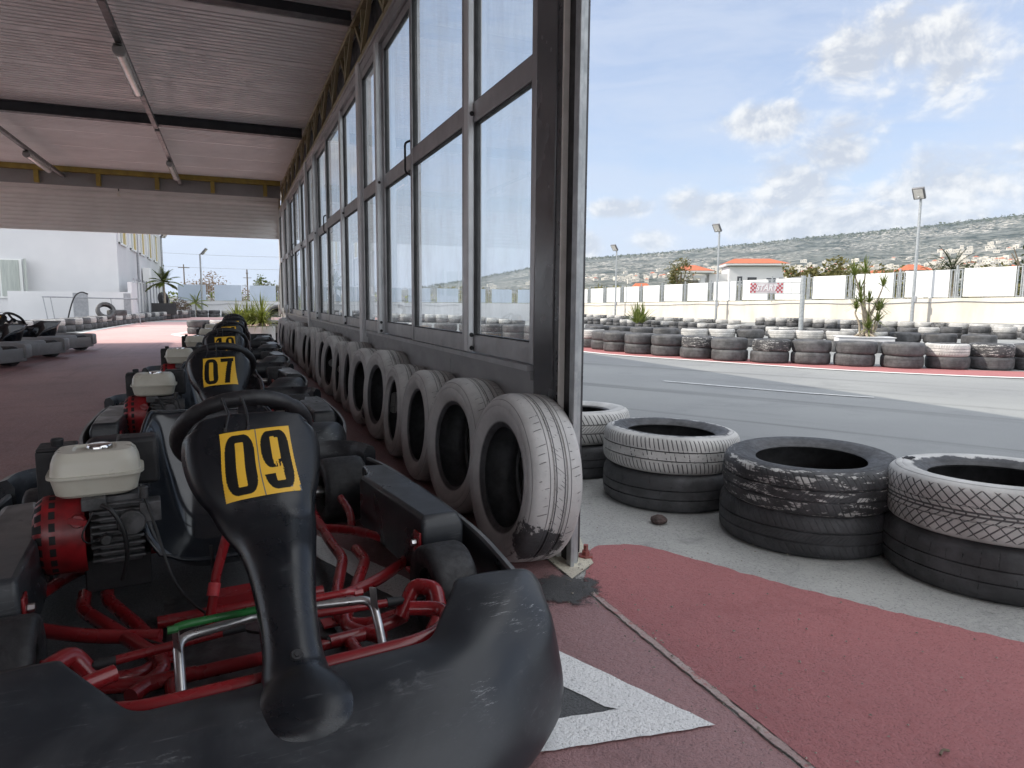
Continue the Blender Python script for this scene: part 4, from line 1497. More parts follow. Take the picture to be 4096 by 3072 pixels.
barrier([(22.75, 25), (22.75, 18), (22.8, 12.5)], .64, [W, W, W, P, W], ['dark tyre in the lower layer right at the foot of the cream wall', 'white topped tyre in the upper layer right at the foot of the cream wall'], 'tyres at the foot of the cream wall')
barrier([(22.75, 44), (22.75, 26)], .85, [W, W, P], ['', 'single white painted tyre in the far line at the foot of the cream wall'], 'single white tyres at the foot of the cream wall', tiers=1)
barrier([(-5.2, 20.3), (-4.75, 22.6), (-4.42, 25), (-4.2, 27.6), (-3.98, 30), (-3.5, 34.5), (-2.85, 38.5), (-2.2, 41.5)], .66, [F, W, P, W, W, F, W], ['dark tyre in the lower layer of the left yard barrier', 'tyre in the upper layer of the left yard barrier by the white building'], 'tyres of the left yard barrier')
barrier([(7.2, 32.4), (9.2, 30.6), (12.0, 27.9)], .62, [W, W, F, W], ['dark tyre in the lower layer of the row seen through the windows', 'tyre in the upper layer of the row seen through the windows'], 'tyres of the row seen through the windows')
barrier([(-2.2, 42.6), (0, 43), (3, 43.2), (7.5, 43.4)], .66, [B, P, B, W, B], ['black tyre in the lower layer of the barrier across the yard end', 'tyre in the upper layer of the barrier across the yard end'], 'tyres of the barrier across the yard end')
tyre('t_faded', (-4.05, 27.6, .56), 'tan grey loose tyre leaning on top of the left yard barrier', None, lod=1, rot=(R(62), R(8), R(20)))
tyre('t_black_plain', (-3.75, 27.9, .49), 'black tyre lying on the barrier behind the leaning tan tyre', None, lod=1)
G2 = 'tyre stacks by the end of the kart row'
for i, (x, y, k) in enumerate(((-.86, 21.4, 't_faded'), (-.28, 21.3, 't_white_rib'))):
    nm = ('tan grey', 'whitish')[i]
    for t in range(2):
        tyre(k if t else 't_faded', (x, y, .1 + .195 * t), '%s tyre of the small stack beyond the last kart, %s layer' % (nm, ('lower', 'upper')[t]), G2, lod=1)
tyre('t_faded', (1.13, 17.40, .10), 'dark lower tyre of the stack next to the white shutter post', None, lod=1, size=(.30, .20, .19))
tyre('t_white_rib', (1.13, 17.40, .295), 'sunlit white tyre on the stack next to the white shutter post', None, lod=1, size=(.30, .20, .19))
tyre('t_black_plain', (1.06, 17.75, .58), 'black tyre leaning over the stack next to the white shutter post', None, lod=1, rot=(R(52), 0, R(-25)))

# ------------------------------------------------------------------ karts
proto = make_kart()
GK = 'karts parked nose to tail in the hall'
def place(num, x, y, rz, label, first=False, group=GK, scuff=False):
    o = proto if first else copy_tree(proto, skip=('number_sticker',))
    o.location = (x, y, .011)
    o.rotation_euler = (0, 0, rz)
    tag(o, label, 'kart', group)
    pan = next(c for c in o.children if c.name.startswith('nose_panel'))
    build_sticker(num, pan, scuff)
    return o
k1 = place('09', .095, 1.20, R(6.5), 'nearest black kart numbered 09 at the front of the parked row', True, scuff=True)
bpy.context.view_layer.update()
specs = [('07', -.055, 3.40, R(1.5), 'black kart numbered 07 parked right behind the nearest kart'),
         ('10', -.035, 5.62, R(2.5), 'black kart numbered 10, third in the parked row'),
         ('14', -.015, 7.95, R(2), 'black kart numbered 14, fourth in the parked row'),
         ('  ', .03, 10.2, R(1), 'fifth black kart of the row, its number hidden by the kart in front'),
         ('  ', .02, 12.35, R(0), 'last black kart of the row, only its wheel and pods showing')]
for sp in specs:
    place(*sp)
GL = 'karts parked side by side at the left'
for num, x, y, lb in (('03', -3.92, 13.7, 'black kart numbered 03 parked at the left near the shutter'), ('  ', -4.06, 12.05, 'kart with sides lightened for daylight, parked at the left edge in front of kart 03'), ('  ', -4.22, 10.4, 'kart mostly cut off by the left edge of the photo')):
    o = place(num, x, y, R(-29), lb, group=GL)
    for c in o.children:
        nm = c.name.split('.')[0]
        if nm in ('side_pod', 'side_rail', 'front_bumper', 'rear_bumper'):
            for sl in c.material_slots:
                sl.link = 'OBJECT'
                sl.material = M['pod_lit']

# ------------------------------------------------------------------ plants
def leaf_quads(b, c, rad, n, size, seed, flat_=.0, mi=0, hollow=.45, clumps=0):
    r = random.Random(seed)
    c = Vector(c)
    cl = []
    for _ in range(clumps):
        d = Vector((r.gauss(0, 1), r.gauss(0, 1), r.gauss(0, .8))).normalized() * r.uniform(.45, .85)
        cl.append(d)
    for _ in range(n):
        if cl:
            q = r.choice(cl) + Vector((r.gauss(0, .2), r.gauss(0, .2), r.gauss(0, .17)))
        else:
            d = Vector((r.gauss(0, 1), r.gauss(0, 1), r.gauss(0, 1))).normalized()
            q = d * (hollow + (1 - hollow) * r.random() ** .5)
        p = c + Vector((q.x * rad[0], q.y * rad[1], q.z * rad[2]))
        u = Vector((r.gauss(0, 1), r.gauss(0, 1), r.gauss(0, .6))).normalized()
        w = u.orthogonal().normalized()
        w.rotate(Matrix.Rotation(r.uniform(0, 6.28), 3, u))
        s_ = size * r.uniform(.6, 1.4)
        b.add([p - u * s_, p + w * s_ * .45, p + u * s_, p - w * s_ * .45], [(0, 1, 2, 3)], mi)

def broad_tree(name, label, loc, h, spread, m, seed, n=1500, leaf=.16, trunk_h=.35, group=None, crown_z=.62, crown_h=.42, clumps=14):
    t = thing(name, label, 'tree', loc, 0, group)
    r = random.Random(seed)
    b = MB()
    b.tube(catmull([(0, 0, -.4), (.03 * h, .01 * h, trunk_h * h * .6), (0, 0, trunk_h * h), (.02 * h, 0, .75 * h)], 10), [.035 * h * (1 - .07 * i) for i in range(10)], 8)
    for k in range(6):
        a = 2 * PI * k / 6 + r.random()
        L = spread * r.uniform(.5, .8)
        z0 = h * r.uniform(trunk_h * .8, trunk_h * 1.3)
        b.tube(catmull([(0, 0, z0), (L * .5 * math.cos(a), L * .5 * math.sin(a), z0 + h * .16), (L * math.cos(a), L * math.sin(a), z0 + h * r.uniform(.25, .42))], 6), [.014 * h, .012 * h, .010 * h, .008 * h, .006 * h, .004 * h], 6)
    b.build('trunk', M['wood'], t, smooth=60)
    b = MB()
    leaf_quads(b, (0, 0, crown_z * h), (spread, spread, crown_h * h), n, leaf, seed, clumps=clumps)
    b.build('crown', m, t, smooth=0)
    return t

def blade_strip(b, base, d, L, w, droop, seg=5, mi=0):
    """one long curved leaf blade"""
    d = Vector(d).normalized()
    side = d.cross(Vector((0, 0, 1)))
    if side.length < .05:
        side = Vector((1, 0, 0))
    side.normalize()
    p = Vector(base)
    vs, fs = [], []
    dirn = d.copy()
    for i in range(seg + 1):
        t = i / seg
        ww = w * (1 - t) ** .7 * (.6 + .4 * min(1, t * 4)) + .0008
        vs += [p - side * ww / 2, p + side * ww / 2]
        p = p + dirn * L / seg
        dirn = (dirn + Vector((0, 0, -droop / seg))).normalized()
    for i in range(seg):
        fs.append((2 * i, 2 * i + 1, 2 * i + 3, 2 * i + 2))
    b.add(vs, fs, mi)

def rosette(b, c, n, L, w, seed, droop=.8, updir=(0, 0, 1), spread=1.25, mi=0):
    r = random.Random(seed)
    up = Vector(updir).normalized()
    for i in range(n):
        a = i * 2.399 + r.uniform(-.2, .2)
        el = (i / n) * spread + r.uniform(-.08, .08)
        x = up.orthogonal().normalized()
        y = up.cross(x)
        d = up * math.cos(el) + (x * math.cos(a) + y * math.sin(a)) * math.sin(el)
        blade_strip(b, c, d, L * r.uniform(.75, 1.15), w, droop * r.uniform(.6, 1.3), mi=mi)

def palm(name, label, loc, h, L, n, m, seed, trunk_r=.12, group=None, leaf_w=.035, upright=.5):
    t = thing(name, label, 'palm', loc, 0, group)
    r = random.Random(seed)
    b = MB()
    b.tube(catmull([(0, 0, -.3), (.02 * h, 0, .35 * h), (0, .01 * h, .7 * h), (.0, 0, h)], 10), [trunk_r * (1.25 - .05 * i) for i in range(10)], 10)
    b.build('trunk', M['pale_bark'], t, smooth=60)
    b = MB()
    for i in range(n):
        a = i * 2.399 + r.uniform(-.2, .2)
        el = upright + (1.45 - upright) * (i / n)
        d = Vector((math.cos(a) * math.sin(el), math.sin(a) * math.sin(el), math.cos(el)))
        p = Vector((0, 0, h - .02))
        Lk = L * r.uniform(.8, 1.1)
        seg = 12
        for k in range(seg):
            q = p + d * Lk / seg
            b.bar(p, q, .018 * L, .012 * L)
            side = d.cross(Vector((0, 0, 1)))
            side = side.normalized() if side.length > .05 else Vector((1, 0, 0))
            if k > 1:
                for s in (-1, 1):
                    for f in (0, .5):
                        pp_ = p.lerp(q, f)
                        LL = L * .30 * math.sin(PI * min(.95, (k + f) / seg + .08)) * r.uniform(.8, 1.15) + .05
                        blade_strip(b, pp_, (d * .7 + side * s * .9 + Vector((0, 0, -.18))), LL, leaf_w * L, .5, 2)
            p = q
            d = (d + Vector((0, 0, -.085 - .05 * (i / n)))).normalized()
    b.build('crown', m, t, smooth=0)
    return t

# yucca like plant of many heads on the island
def dracaena(loc):
    t = thing('dracaena', 'branching dracaena with spiky leaf heads growing on the track island', 'plant', loc)
    heads = [(-.42, 0, 1.12), (.0, .1, 1.18), (.30, -.1, .93), (-.12, .1, .84), (-.30, -.1, .62), (-.13, .15, .50), (.20, -.1, .47), (.46, .05, .50), (.10, -.2, .27), (.28, .2, .30), (-.22, -.25, .14), (.05, .0, .62)]
    b = MB()
    r = random.Random(2)
    for i, (x, y, z) in enumerate(heads):
        bx = .22 * math.sin(i * 2.4)
        mid = (lerp(bx, x, .45) + r.uniform(-.1, .1), y * .5, z * .5)
        z = z * 1.12
        m2 = (lerp(bx, x, .8) + r.uniform(-.06, .06), y * .9, z * .8)
        b.tube(catmull([(bx * .8, y * .3, -.05), mid, m2, (x, y, z)], 9), [.026 - .0016 * k for k in range(9)], 7)
    b.build('stem', M['pale_bark'], t, smooth=60)
    b = MB()
    for i, (x, y, z) in enumerate(heads):
        up = Vector((x * .7, y * .5, 1.0 if z > .3 else .4))
        rosette(b, (x, y, z * 1.12), 42, .31 if i > 1 else .36, .032, i, .75, up, 1.6)
    b.build('leaf_heads', M['leaf_blade'], t, smooth=0)
    b = MB()
    for i in range(9):
        a = i * .7
        b.tube([(0, 0, .05), (.16 * math.cos(a), .12 * math.sin(a), .02), (.34 * math.cos(a), .26 * math.sin(a), -.06)], [.04, .028, .01], 6)
    b.build('roots', M['pale_bark'], t, smooth=60)
ISL = (12.35, 10.55)
b = MB()
b.box((0, 0, .15), (1.05, .7, .30))
b.box((0, 0, .30), (1.10, .74, .012))
p_ = thing('planter', 'low white planter bed holding the dracaena on the island', 'planter', (ISL[0], ISL[1], 0), R(-40))
b.build('bed', M['wall_white'], p_, bevel=.01)
b = MB()
for i in range(5):
    b.lathe([(.12, 0), (.125, .02), (.125, .20), (.11, .22), (.06, .2)], seg=20, c=(-.62 + .26 * i, -.52, 0))
b.build('rubber_edging', M['t_faded'], p_, smooth=50)
dracaena((ISL[0] + .1, ISL[1] + .05, .32))
def clump(name, label, loc, n, L, w, seed, m, group=None, sub=((0, 0),), droop=1.2):
    b = MB()
    for k, (x, y) in enumerate(sub):
        rosette(b, (x, y, .02), n, L, w, seed + k, droop, (0, 0, 1), 1.25)
    return tag(b.build(name, m, smooth=0, loc=loc), label, 'plant', group)
clump('yucca', 'small spiky plant in front of the cream wall left of the lamp post', (19.5, 30.5, -.1), 60, 1.15, .09, 4, M['leaf_blade'], sub=((0, 0), (.5, .3)), droop=.6)
# flower box by the shutter
fb = thing('flower_box', 'white flower box standing beyond the last parked kart', 'planter', (.55, 17.15, 0), R(-42))
b = MB()
b.box((0, 0, .18), (.66, .5, .36))
b.build('box', M['panel_white'], fb, bevel=.012)
b = MB()
b.box((0, 0, .352), (.58, .42, .03))
b.build('soil', M['stone'], fb)
clump('ponytail_plant', 'drooping ponytail plant with a swollen foot at the right of the flower box', (.66, 17.08, .38), 170, .74, .032, 9, M['leaf_bright'], droop=1.9)
clump('spider_plant', 'bushy yellow green striped plant at the left of the flower box', (.34, 17.15, .36), 60, .58, .045, 21, M['leaf_bright'], sub=((0, 0), (-.22, .1), (.12, .1)), droop=1.5)
b = MB()
b.tube([(.66, 17.08, .36), (.66, 17.08, .42), (.66, 17.08, .52)], [.10, .06, .03], 12)
tag(b.build('plant_foot', M['pale_bark'], smooth=60), 'swollen pale foot of the ponytail plant in the flower box', 'trunk')

# crumbs of grit and leaf on the ground round the column and the tyre stacks
b = MB()
r = random.Random(77)
for _ in range(260):
    x, y = (1.09 + abs(r.gauss(0, .5)), 1.7 + r.gauss(0, .9)) if r.random() < .6 else (1.05 + r.gauss(0, .05), r.uniform(.9, 2.2))
    s_ = r.uniform(.0015, .006)
    a = r.uniform(0, 3)
    q = [Vector((x + s_ * math.cos(a + k * 2.1) * r.uniform(.6, 1.5), y + s_ * math.sin(a + k * 2.1), .0125)) for k in range(3)]
    b.add(q + [Vector((x, y, .0125 + s_ * .7))], [(0, 1, 3), (1, 2, 3), (2, 0, 3), (2, 1, 0)])
stuff(b.build('grit', M['stone'], smooth=0), 'crumbs of grit and dry leaf scattered on the paint by the column', 'grit')

# ------------------------------------------------------------------ the wall along the track
YA, YB = 11.0, 47.2
def wtop(y):
    return lerp(1.27, .93, (y - 14) / 31)
cw = thing('track_wall', 'cream rendered wall with white panels on top along the far side of the track', 'wall', (23.8, 30, 0))
b = MB()
rows = []
yss = [YA + (YB - YA) * i / 30 for i in range(31)]
for y in yss:
    rows.append([(0, y - 30, -.5), (0, y - 30, wtop(y)), (.2, y - 30, wtop(y)), (.2, y - 30, -.5)])
b.grid(rows, flip=True)
b.build('rendered_base', M['wall_cream'], cw, smooth=0)
k = 0
y = 12.2
while y < 46.6:
    z0 = wtop(y + 1.1)
    b = MB()
    b.box((.08, y + 1.12 - 30, z0 + .53), (.03, 1.72, .98))
    pn = b.build('wall_panel', M['panel_white'], cw)
    b = MB()
    g = y + 2.25 - 30
    for dy in (-.20, -.07, .07, .20):
        b.box((.08, g + dy, z0 + .50), (.035, .035, 1.0))
    for dy in (-.135, .135):
        for dz in (.02, .98):
            b.box((.08, g + dy, z0 + dz), (.03, .13, .03))
    b.box((.085, g, z0 + .56), (.05, .05, 1.16))
    for dz in (.2, .84):
        b.box((.082, g, z0 + dz), (.03, .14, .025))
    b.build('panel_frame', M['galv'], cw)
    y += 2.25
    k += 1
b = MB()
pts = []
for i in range(120):
    y = 13 + 33 * i / 119
    pts.append((23.77, y, wtop(y) - .12 - .05 * abs(math.sin((y - 2) * .43)) - .01 * math.sin(y * 3)))
b.tube(pts, .014, 6)
tag(b.build('wall_cable', M['rail_grey'], smooth=60), 'grey cable slung along the cream wall below the panels', 'cable')
fw = thing('yard_end_wall', 'shaded white wall with panels tinted blue for shade closing the yard beyond the shutter', 'wall', (10, 47.0, 0))
b = MB()
b.box((.2, .1, .20), (27.0, .2, 1.40))
b.build('rendered_base', M['wall_white'], fw)
x = -13.0
while x < 12.5:
    b = MB()
    b.box((x + .82, 0, 1.42), (1.58, .03, .98))
    b.build('wall_panel', M['panel_shaded'], fw)
    b = MB()
    for dx in (-.14, 0, .14):
        b.box((x + 1.84 + dx, 0, 1.42), (.03, .03, 1.0 + .12 * (dx == 0)))
    b.box((x + 1.84, 0, 1.88), (.3, .03, .03))
    b.box((x + 1.84, 0, .96), (.3, .03, .03))
    b.build('panel_frame', M['rail_grey'], fw)
    x += 2.06
b = MB()
b.tube([(-2.6 + .3 * i, 46.96, .70 + .05 * math.sin(i * .9) + .03 * math.sin(i * .37)) for i in range(60)], .014, 6)
tag(b.build('wall_cable', M['rail_grey'], smooth=60), 'grey cable slung along the wall at the yard end', 'cable')

# ------------------------------------------------------------------ lamp posts, start sign
def lamp_post(loc, h, rz, label, r=.055):
    t = thing('lamp_post', label, 'lamp post', loc, rz, 'floodlight posts round the track')
    b = MB()
    b.tube([(0, 0, -.3), (0, 0, h * .5), (0, 0, h)], [r * 1.25, r, r * .8], 14)
    b.build('pole', M['galv'], t, smooth=60)
    b = MB()
    b.bar((0, 0, h), (-.28, 0, h + .03), .05, .04)
    b.build('arm', M['galv'], t)
    rot = Matrix.Rotation(R(50), 3, 'Y')
    b = MB()
    b.box((-.24, 0, h + .16), (.46, .40, .10), rot=rot)
    hd = b.build('floodlight', M['lid'], t, bevel=.02)
    b = MB()
    b.box(Vector((-.24, 0, h + .16)) + rot @ Vector((0, 0, -.054)), (.38, .30, .006), rot=rot)
    b.build('lens', M['diffuser'], hd)
    b = MB()
    b.box((.0, -.07, .95), (.10, .08, .22))
    b.build('fuse_box', M['rail_grey'], t, bevel=.01)
    return t
lamp_post((23.2, 38.9, 0), 4.35, R(20), 'farthest and smallest floodlight post along the cream wall')
lamp_post((23.25, 28.9, 0), 4.65, R(20), 'floodlight post standing before the white villa')
lamp_post((23.2, 17.8, .25), 4.55, R(20), 'tallest floodlight post near the right edge by the cream wall')
lamp_post((-3.6, 45.0, 0), 4.55, R(150), 'floodlight post at the corner of the white building', .06)
lamp_post((-1.62, 46.4, 0), 3.75, R(170), 'floodlight post before the panels of the yard end wall')

sg = thing('start_gate', 'grey post carrying a red and white chequered START banner on an arm', 'sign', (21.0, 20.9, 0), R(-44))
b = MB()
b.tube([(0, 0, -.2), (0, 0, 2.10)], .095, 18)
b.build('post', M['galv'], sg, smooth=40)
b = MB()
for z in (1.84, 1.40):
    b.box((-1.0, 0, z), (1.95, .028, .028))
for x in (-.10, -.42, -.72):
    b.box((x, 0, 1.62), (.022, .022, .42))
b.bar((-.10, 0, 2.06), (-1.9, 0, 1.86), .02, .02)
b.build('arm', M['rail_grey'], sg)
M['banner_white'] = mat('banner_white', (.42, .38, .40), (.38, .34, .36), .5, scale=8)
M['banner_red'] = mat('banner_red', (.34, .015, .03), (.28, .012, .028), .5, scale=8)
b = MB()
nx, nz = 17, 5
X0, X1, Z0, Z1 = -1.98, -.74, 1.425, 1.815
cells = [[(lerp(X0, X1, i / nx), -.022, lerp(Z0, Z1, j / nz)) for i in range(nx + 1)] for j in range(nz + 1)]
def chk(j, i):
    side = min(i, nx - 1 - i)
    return 1 if side < 4 and (i + j) % 2 == 0 else 0
b.grid(cells, mfun=chk)
bn = b.build('banner', [M['banner_white'], M['banner_red']], sg, smooth=0, solid=.008)
for (dx, dz, dy, mm, nm) in ((.012, -.010, -.030, 'banner_red', 'letter_shadow'), (0, 0, -.033, 'wall_white', 'lettering')):
    tx = text_mesh(nm, 'START', .34, M[mm], .001, .25, .012)
    tx.parent = bn
    tx.location = ((X0 + X1) / 2 + dx, dy, (Z0 + Z1) / 2 + dz)
    tx.rotation_euler = (R(90), 0, 0)
    tx.scale = (.80, 1, 1)

# ------------------------------------------------------------------ white building left
wb = thing('white_building', 'large plain white building with yellow blinds in its upper side windows', 'building', (-4.3, 33.0, 0))
b = MB()
b.box((-9.0, 10.0, 3.6), (18.0, 20.0, 7.4))
b.box((-9.0, 10.0, 7.4), (18.3, 20.3, .25))
b.build('wall', M['wall_white'], wb)
for i in range(5):
    yy = 1.6 + i * 3.6
    b = MB()
    for dy, dz, sy, sz in ((-1.05, 0, .10, 1.7), (1.05, 0, .10, 1.7), (0, .82, 2.2, .08), (0, -.82, 2.2, .08), (-.2, 0, .07, 1.6)):
        b.box((.03, yy + dy, 4.15 + dz), (.08, sy, sz))
    w = b.build('window', M['panel_white'], wb)
    b = MB()
    b.box((.0, yy + .45, 4.15), (.05, 1.2, 1.56))
    b.build('blind', M['yellow_blind'], w)
    b = MB()
    b.box((.0, yy - .6, 4.15), (.045, .8, 1.56))
    b.build('glass', M['curtain'], w)
b = MB()
b.box((-4.1, -.03, 1.75), (1.5, .05, 1.55))
w = b.build('window', M['panel_white'], wb)
b = MB()
b.box((-4.46, -.065, 1.77), (.64, .03, 1.42))
b.box((-3.76, -.065, 1.77), (.60, .03, 1.42))
b.build('curtain', M['curtain'], w)
b = MB()
b.box((-3.2, -.30, 1.75), (.06, .5, 1.55), rot=Matrix.Rotation(R(18), 3, 'Z'))
b.build('window_leaf', M['curtain'], wb)
b = MB()
b.box((-1.45, -.04, 3.98), (2.5, .06, .30))
b.build('upper_window_band', M['panel_white'], wb)
b = MB()
b.tube([(.05, 6.5, .4), (.05, 6.5, 7.2)], .05, 8)
b.build('downpipe', M['rail_grey'], wb)
b = MB()
b.box((.22, 8.6, 2.25), (.35, .8, .75))
b.build('air_conditioner', M['panel_white'], wb, bevel=.02)
lw = thing('low_wall', 'low white wall with grey patches in front of the white building', 'wall', (-7.4, 31.2, 0))
b = MB()
b.box((1.70, 0, .52), (4.1, .15, 1.45))
b.box((3.70, .85, .7), (.15, 1.7, 1.9))
b.build('wall', M['wall_white'], lw)
b = MB()
b.box((2.0, -.082, .55), (.5, .012, 1.3))
b.box((3.6, -.082, .6), (.25, .012, 1.2))
b.build('grey_patch', M['rail_grey'], lw)
rl = thing('hand_rail', 'long grey hand rail standing before the low white wall', 'railing', (-7.2, 30.6, 0))
b = MB()
b.tube([(.65, 0, 1.04), (3.85, 0, .98)], .026, 8)
for x, dx in ((.68, .16), (.92, .14), (2.9, .12), (3.8, .1)):
    b.tube([(x, 0, 1.02), (x + dx, -.1, -.05)], .018, 6)
b.build('rail', M['rail_grey'], rl, smooth=60)
b = MB()
b.tube(catmull([(-5.75, 30.3, .0), (-5.62, 30.3, .55), (-5.45, 30.35, 1.05), (-5.25, 30.5, 1.22), (-5.05, 30.6, 1.15)], 16), .025, 8)
tag(b.build('hose', M['cable'], smooth=60), 'black hose arching up in front of the low white wall', 'hose')
fe = thing('post_fence', 'row of grey fence posts running along the side of the white building', 'fence', (-3.75, 33, 0))
for i in range(9):
    b = MB()
    b.tube([(0, 1.2 * i + .4 * (i > 4) * (i - 4), -.1), (0, 1.2 * i + .4 * (i > 4) * (i - 4), 1.85)], .03, 8)
    b.build('post', M['rail_grey'], fe)
b = MB()
b.box((.0, 6, 1.72), (.02, 12.4, .03))
b.box((-.06, 6, .95), (.012, 12.4, 1.5))
b.build('fence_panel', M['panel_white'], fe)
pb = thing('planter', 'black planter box holding the tall palm beside the white building', 'planter', (-2.98, 37.2, 0), R(8))
b = MB()
b.box((0, .3, .52), (1.05, .7, .55))
b.build('box', M['black'], pb)
palm('palm', 'young palm with upright fronds in the black planter beside the white building', (-2.98, 37.5, .75), 1.0, .95, 18, M['leaf_blade'], 3, .05, leaf_w=.085, upright=.02)
b = MB()
r9 = random.Random(4)
for i in range(160):
    a, q = r9.uniform(0, 6.28), r9.random() ** .6
    p = Vector((.55 * q * math.cos(a), .3 * q * math.sin(a), r9.uniform(0, .75) * (1 - q * .7)))
    d = Vector((r9.gauss(0, 1), r9.gauss(0, 1), r9.gauss(0, .5))).normalized() * .12
    b.tube([p - d, p + Vector((0, 0, .03)), p + d], .012, 4)
tag(b.build('brush_heap', M['wood'], loc=(-2.45, 39.2, .45)), 'heap of dead branches behind the tyres beside the black planter', 'heap')
tyre('t_black_plain', (-3.1, 38.6, .95), 'large black tyre standing upright behind the palm planter', None, lod=1, rot=(R(80), 0, R(70)), s=1.25)
palm('palm', 'small thin palm before the panels of the yard end wall', (-1.95, 45.6, .0), .72, .85, 11, M['leaf_bright'], 8, .035, leaf_w=.07, upright=.2)
# ------------------------------------------------------------------ beyond the walls
GT = 'trees beyond the yard end wall'
broad_tree('bare_tree', 'brown leafless bushy tree beyond the yard end wall', (-3.0, 92, -.6), 4.9, 2.9, M['leaf_brown'], 1, 1500, .13, group=GT)
broad_tree('bare_tree', 'smaller brown bush right of the leafless tree beyond the yard end wall', (.9, 96, -.6), 3.7, 1.9, M['leaf_brown'], 2, 800, .12, group=GT)
broad_tree('green_tree', 'green tree beyond the yard end wall seen left of the shutter post', (3.9, 95, -.6), 5.0, 1.5, M['leaf'], 3, 900, .16, group=GT, crown_h=.36)
broad_tree('green_tree', 'low green tree beside the taller one beyond the yard end wall', (5.9, 96, -.6), 4.0, 1.6, M['leaf_olive'], 4, 900, .16, group=GT)
broad_tree('conifer', 'thin dark conifer beyond the wall right at the shutter post', (9.1, 97, -.6), 5.6, .9, M['leaf_dark'], 5, 900, .13, group=GT, crown_h=.5, crown_z=.55)
for i, (x, y, h) in enumerate(((-6.5, 118, 6.4), (2.2, 100, 5.1), (3.3, 150, 6.0), (6.4, 170, 5.0))):
    b = MB()
    b.tube([(0, 0, -.6), (0, 0, h)], [.12, .08], 8)
    b.box((0, 0, h - .5), (1.6 if i != 1 else .3, .1, .1))
    o = b.build('power_pole', M['wood'], loc=(x, y, 0))
    tag(o, ['leftmost power pole with a cross arm beyond the yard wall', 'plain pole standing between the brown bushes beyond the wall', 'thin distant power pole with a cross arm', 'faintest distant power pole before the green tree'][i], 'pole', 'poles beyond the yard end wall')
for i, (z, s) in enumerate(((7.8, 0), (5.9, 1))):
    b = MB()
    b.tube([(-12 + 3 * k, 112 - .2 * k, z - .3 * math.sin(k / 10 * PI)) for k in range(11)], .022, 5)
    tag(b.build('power_line', M['rail_grey'], smooth=60), ['upper', 'lower'][i] + ' power line crossing the sky beyond the yard', 'power line')

# hedge seen through the gaps of the wall
b = MB()
r = random.Random(11)
for _ in range(5200):
    y = r.uniform(10, 50)
    z = r.uniform(0, 1.05 + wtop(y) * .75) + .15 * math.sin(y * 2.1)
    p = Vector((25.4 + r.gauss(0, .5), y, z))
    u = Vector((r.gauss(0, 1), r.gauss(0, 1), r.gauss(0, 1))).normalized()
    w = u.orthogonal().normalized()
    s_ = r.uniform(.08, .20)
    b.add([p - u * s_, p + w * s_ * .5, p + u * s_, p - w * s_ * .5], [(0, 1, 2, 3)])
stuff(b.build('hedge', M['leaf_olive'], smooth=0), 'olive green hedge growing behind the panelled track wall', 'hedge')
b = MB()
r = random.Random(12)
for _ in range(1800):
    x = r.uniform(-6, 24)
    p = Vector((x, 49 + r.gauss(0, .6), r.uniform(0, 1.5)))
    u = Vector((r.gauss(0, 1), r.gauss(0, 1), r.gauss(0, 1))).normalized()
    w = u.orthogonal().normalized()
    s_ = r.uniform(.08, .18)
    b.add([p - u * s_, p + w * s_ * .5, p + u * s_, p - w * s_ * .5], [(0, 1, 2, 3)])
stuff(b.build('grass_verge', M['leaf_bright'], smooth=0), 'yellow green grass behind the yard end wall', 'grass')

def villa(loc, rz, label):
    v = thing('villa', label, 'house', loc, rz)
    b = MB()
    b.box((4.2, 0, 2.4), (6.6, 6, 6.8))
    b.box((-.2, .6, 1.9), (2.4, 5, 6.0))
    b.box((-3.3, 1.2, .8), (4.2, 5, 3.6))
    for x in (-5.2, -2.2):
        b.box((x, -1.7, 2.9), (.6, .6, 3.0))
    b.box((-3.7, -1.2, 4.55), (3.9, 1.6, .35))
    b.build('wall', M['wall_white'], v)
    def hip(cx, cy, hx, hy, z0, z1, rx):
        b = MB()
        b.add([(cx - hx, cy - hy, z0), (cx + hx, cy - hy, z0), (cx + hx, cy + hy, z0), (cx - hx, cy + hy, z0), (cx - rx, cy, z1), (cx + rx, cy, z1)], [(0, 1, 5, 4), (1, 2, 5), (2, 3, 4, 5), (3, 0, 4), (3, 2, 1, 0)])
        b.build('roof', M['rooftile'], v, smooth=0)
        b = MB()
        b.box((cx, cy, z0 - .13), (hx * 2 - .1, hy * 2 - .1, .22))
        b.build('eaves', M['panel_white'], v)
    hip(4.2, 0, 3.9, 3.6, 6.15, 6.95, 2.2)
    hip(-3.5, .6, 2.7, 3.2, 5.3, 6.15, .6)
    b = MB()
    b.box((8.6, 1.5, 3.6), (2.2, 3, .25))
    b.build('porch_roof', M['rooftile'], v)
    b = MB()
    b.box((8.5, 1.8, 1.8), (2.0, 2.8, 3.3))
    b.build('stone_wing', M['stone'], v)
    for x, z, w_, h_ in ((2.2, 4.1, .6, .9), (3.7, 3.8, 1.1, 1.3), (6.0, 3.7, 1.1, 1.3), (7.2, 3.9, .5, 1.0)):
        b = MB()
        b.box((x, -3.0, z), (w_, .12, h_))
        b.build('window', M['window_dark'], v)
    for x in (-.9, .1):
        b = MB()
        b.box((x, -1.9, 3.1), (.35, .12, 1.3))
        b.build('window', M['window_dark'], v)
    b = MB()
    b.box((-3.6, -1.32, 2.8), (1.9, .1, 2.6))
    b.build('porch_opening', M['stone'], v)
    return v
villa((59.2, 73.5, -.1), R(-30), 'white villa with terracotta hip roofs beyond the track wall')
v2 = thing('red_roof_house', 'white house with two red roofs half hidden behind the palms', 'house', (99, 79.5, .3), R(-30))
b = MB()
b.box((0, 0, 2.6), (9, 6, 5.2))
b.build('wall', M['wall_white'], v2)
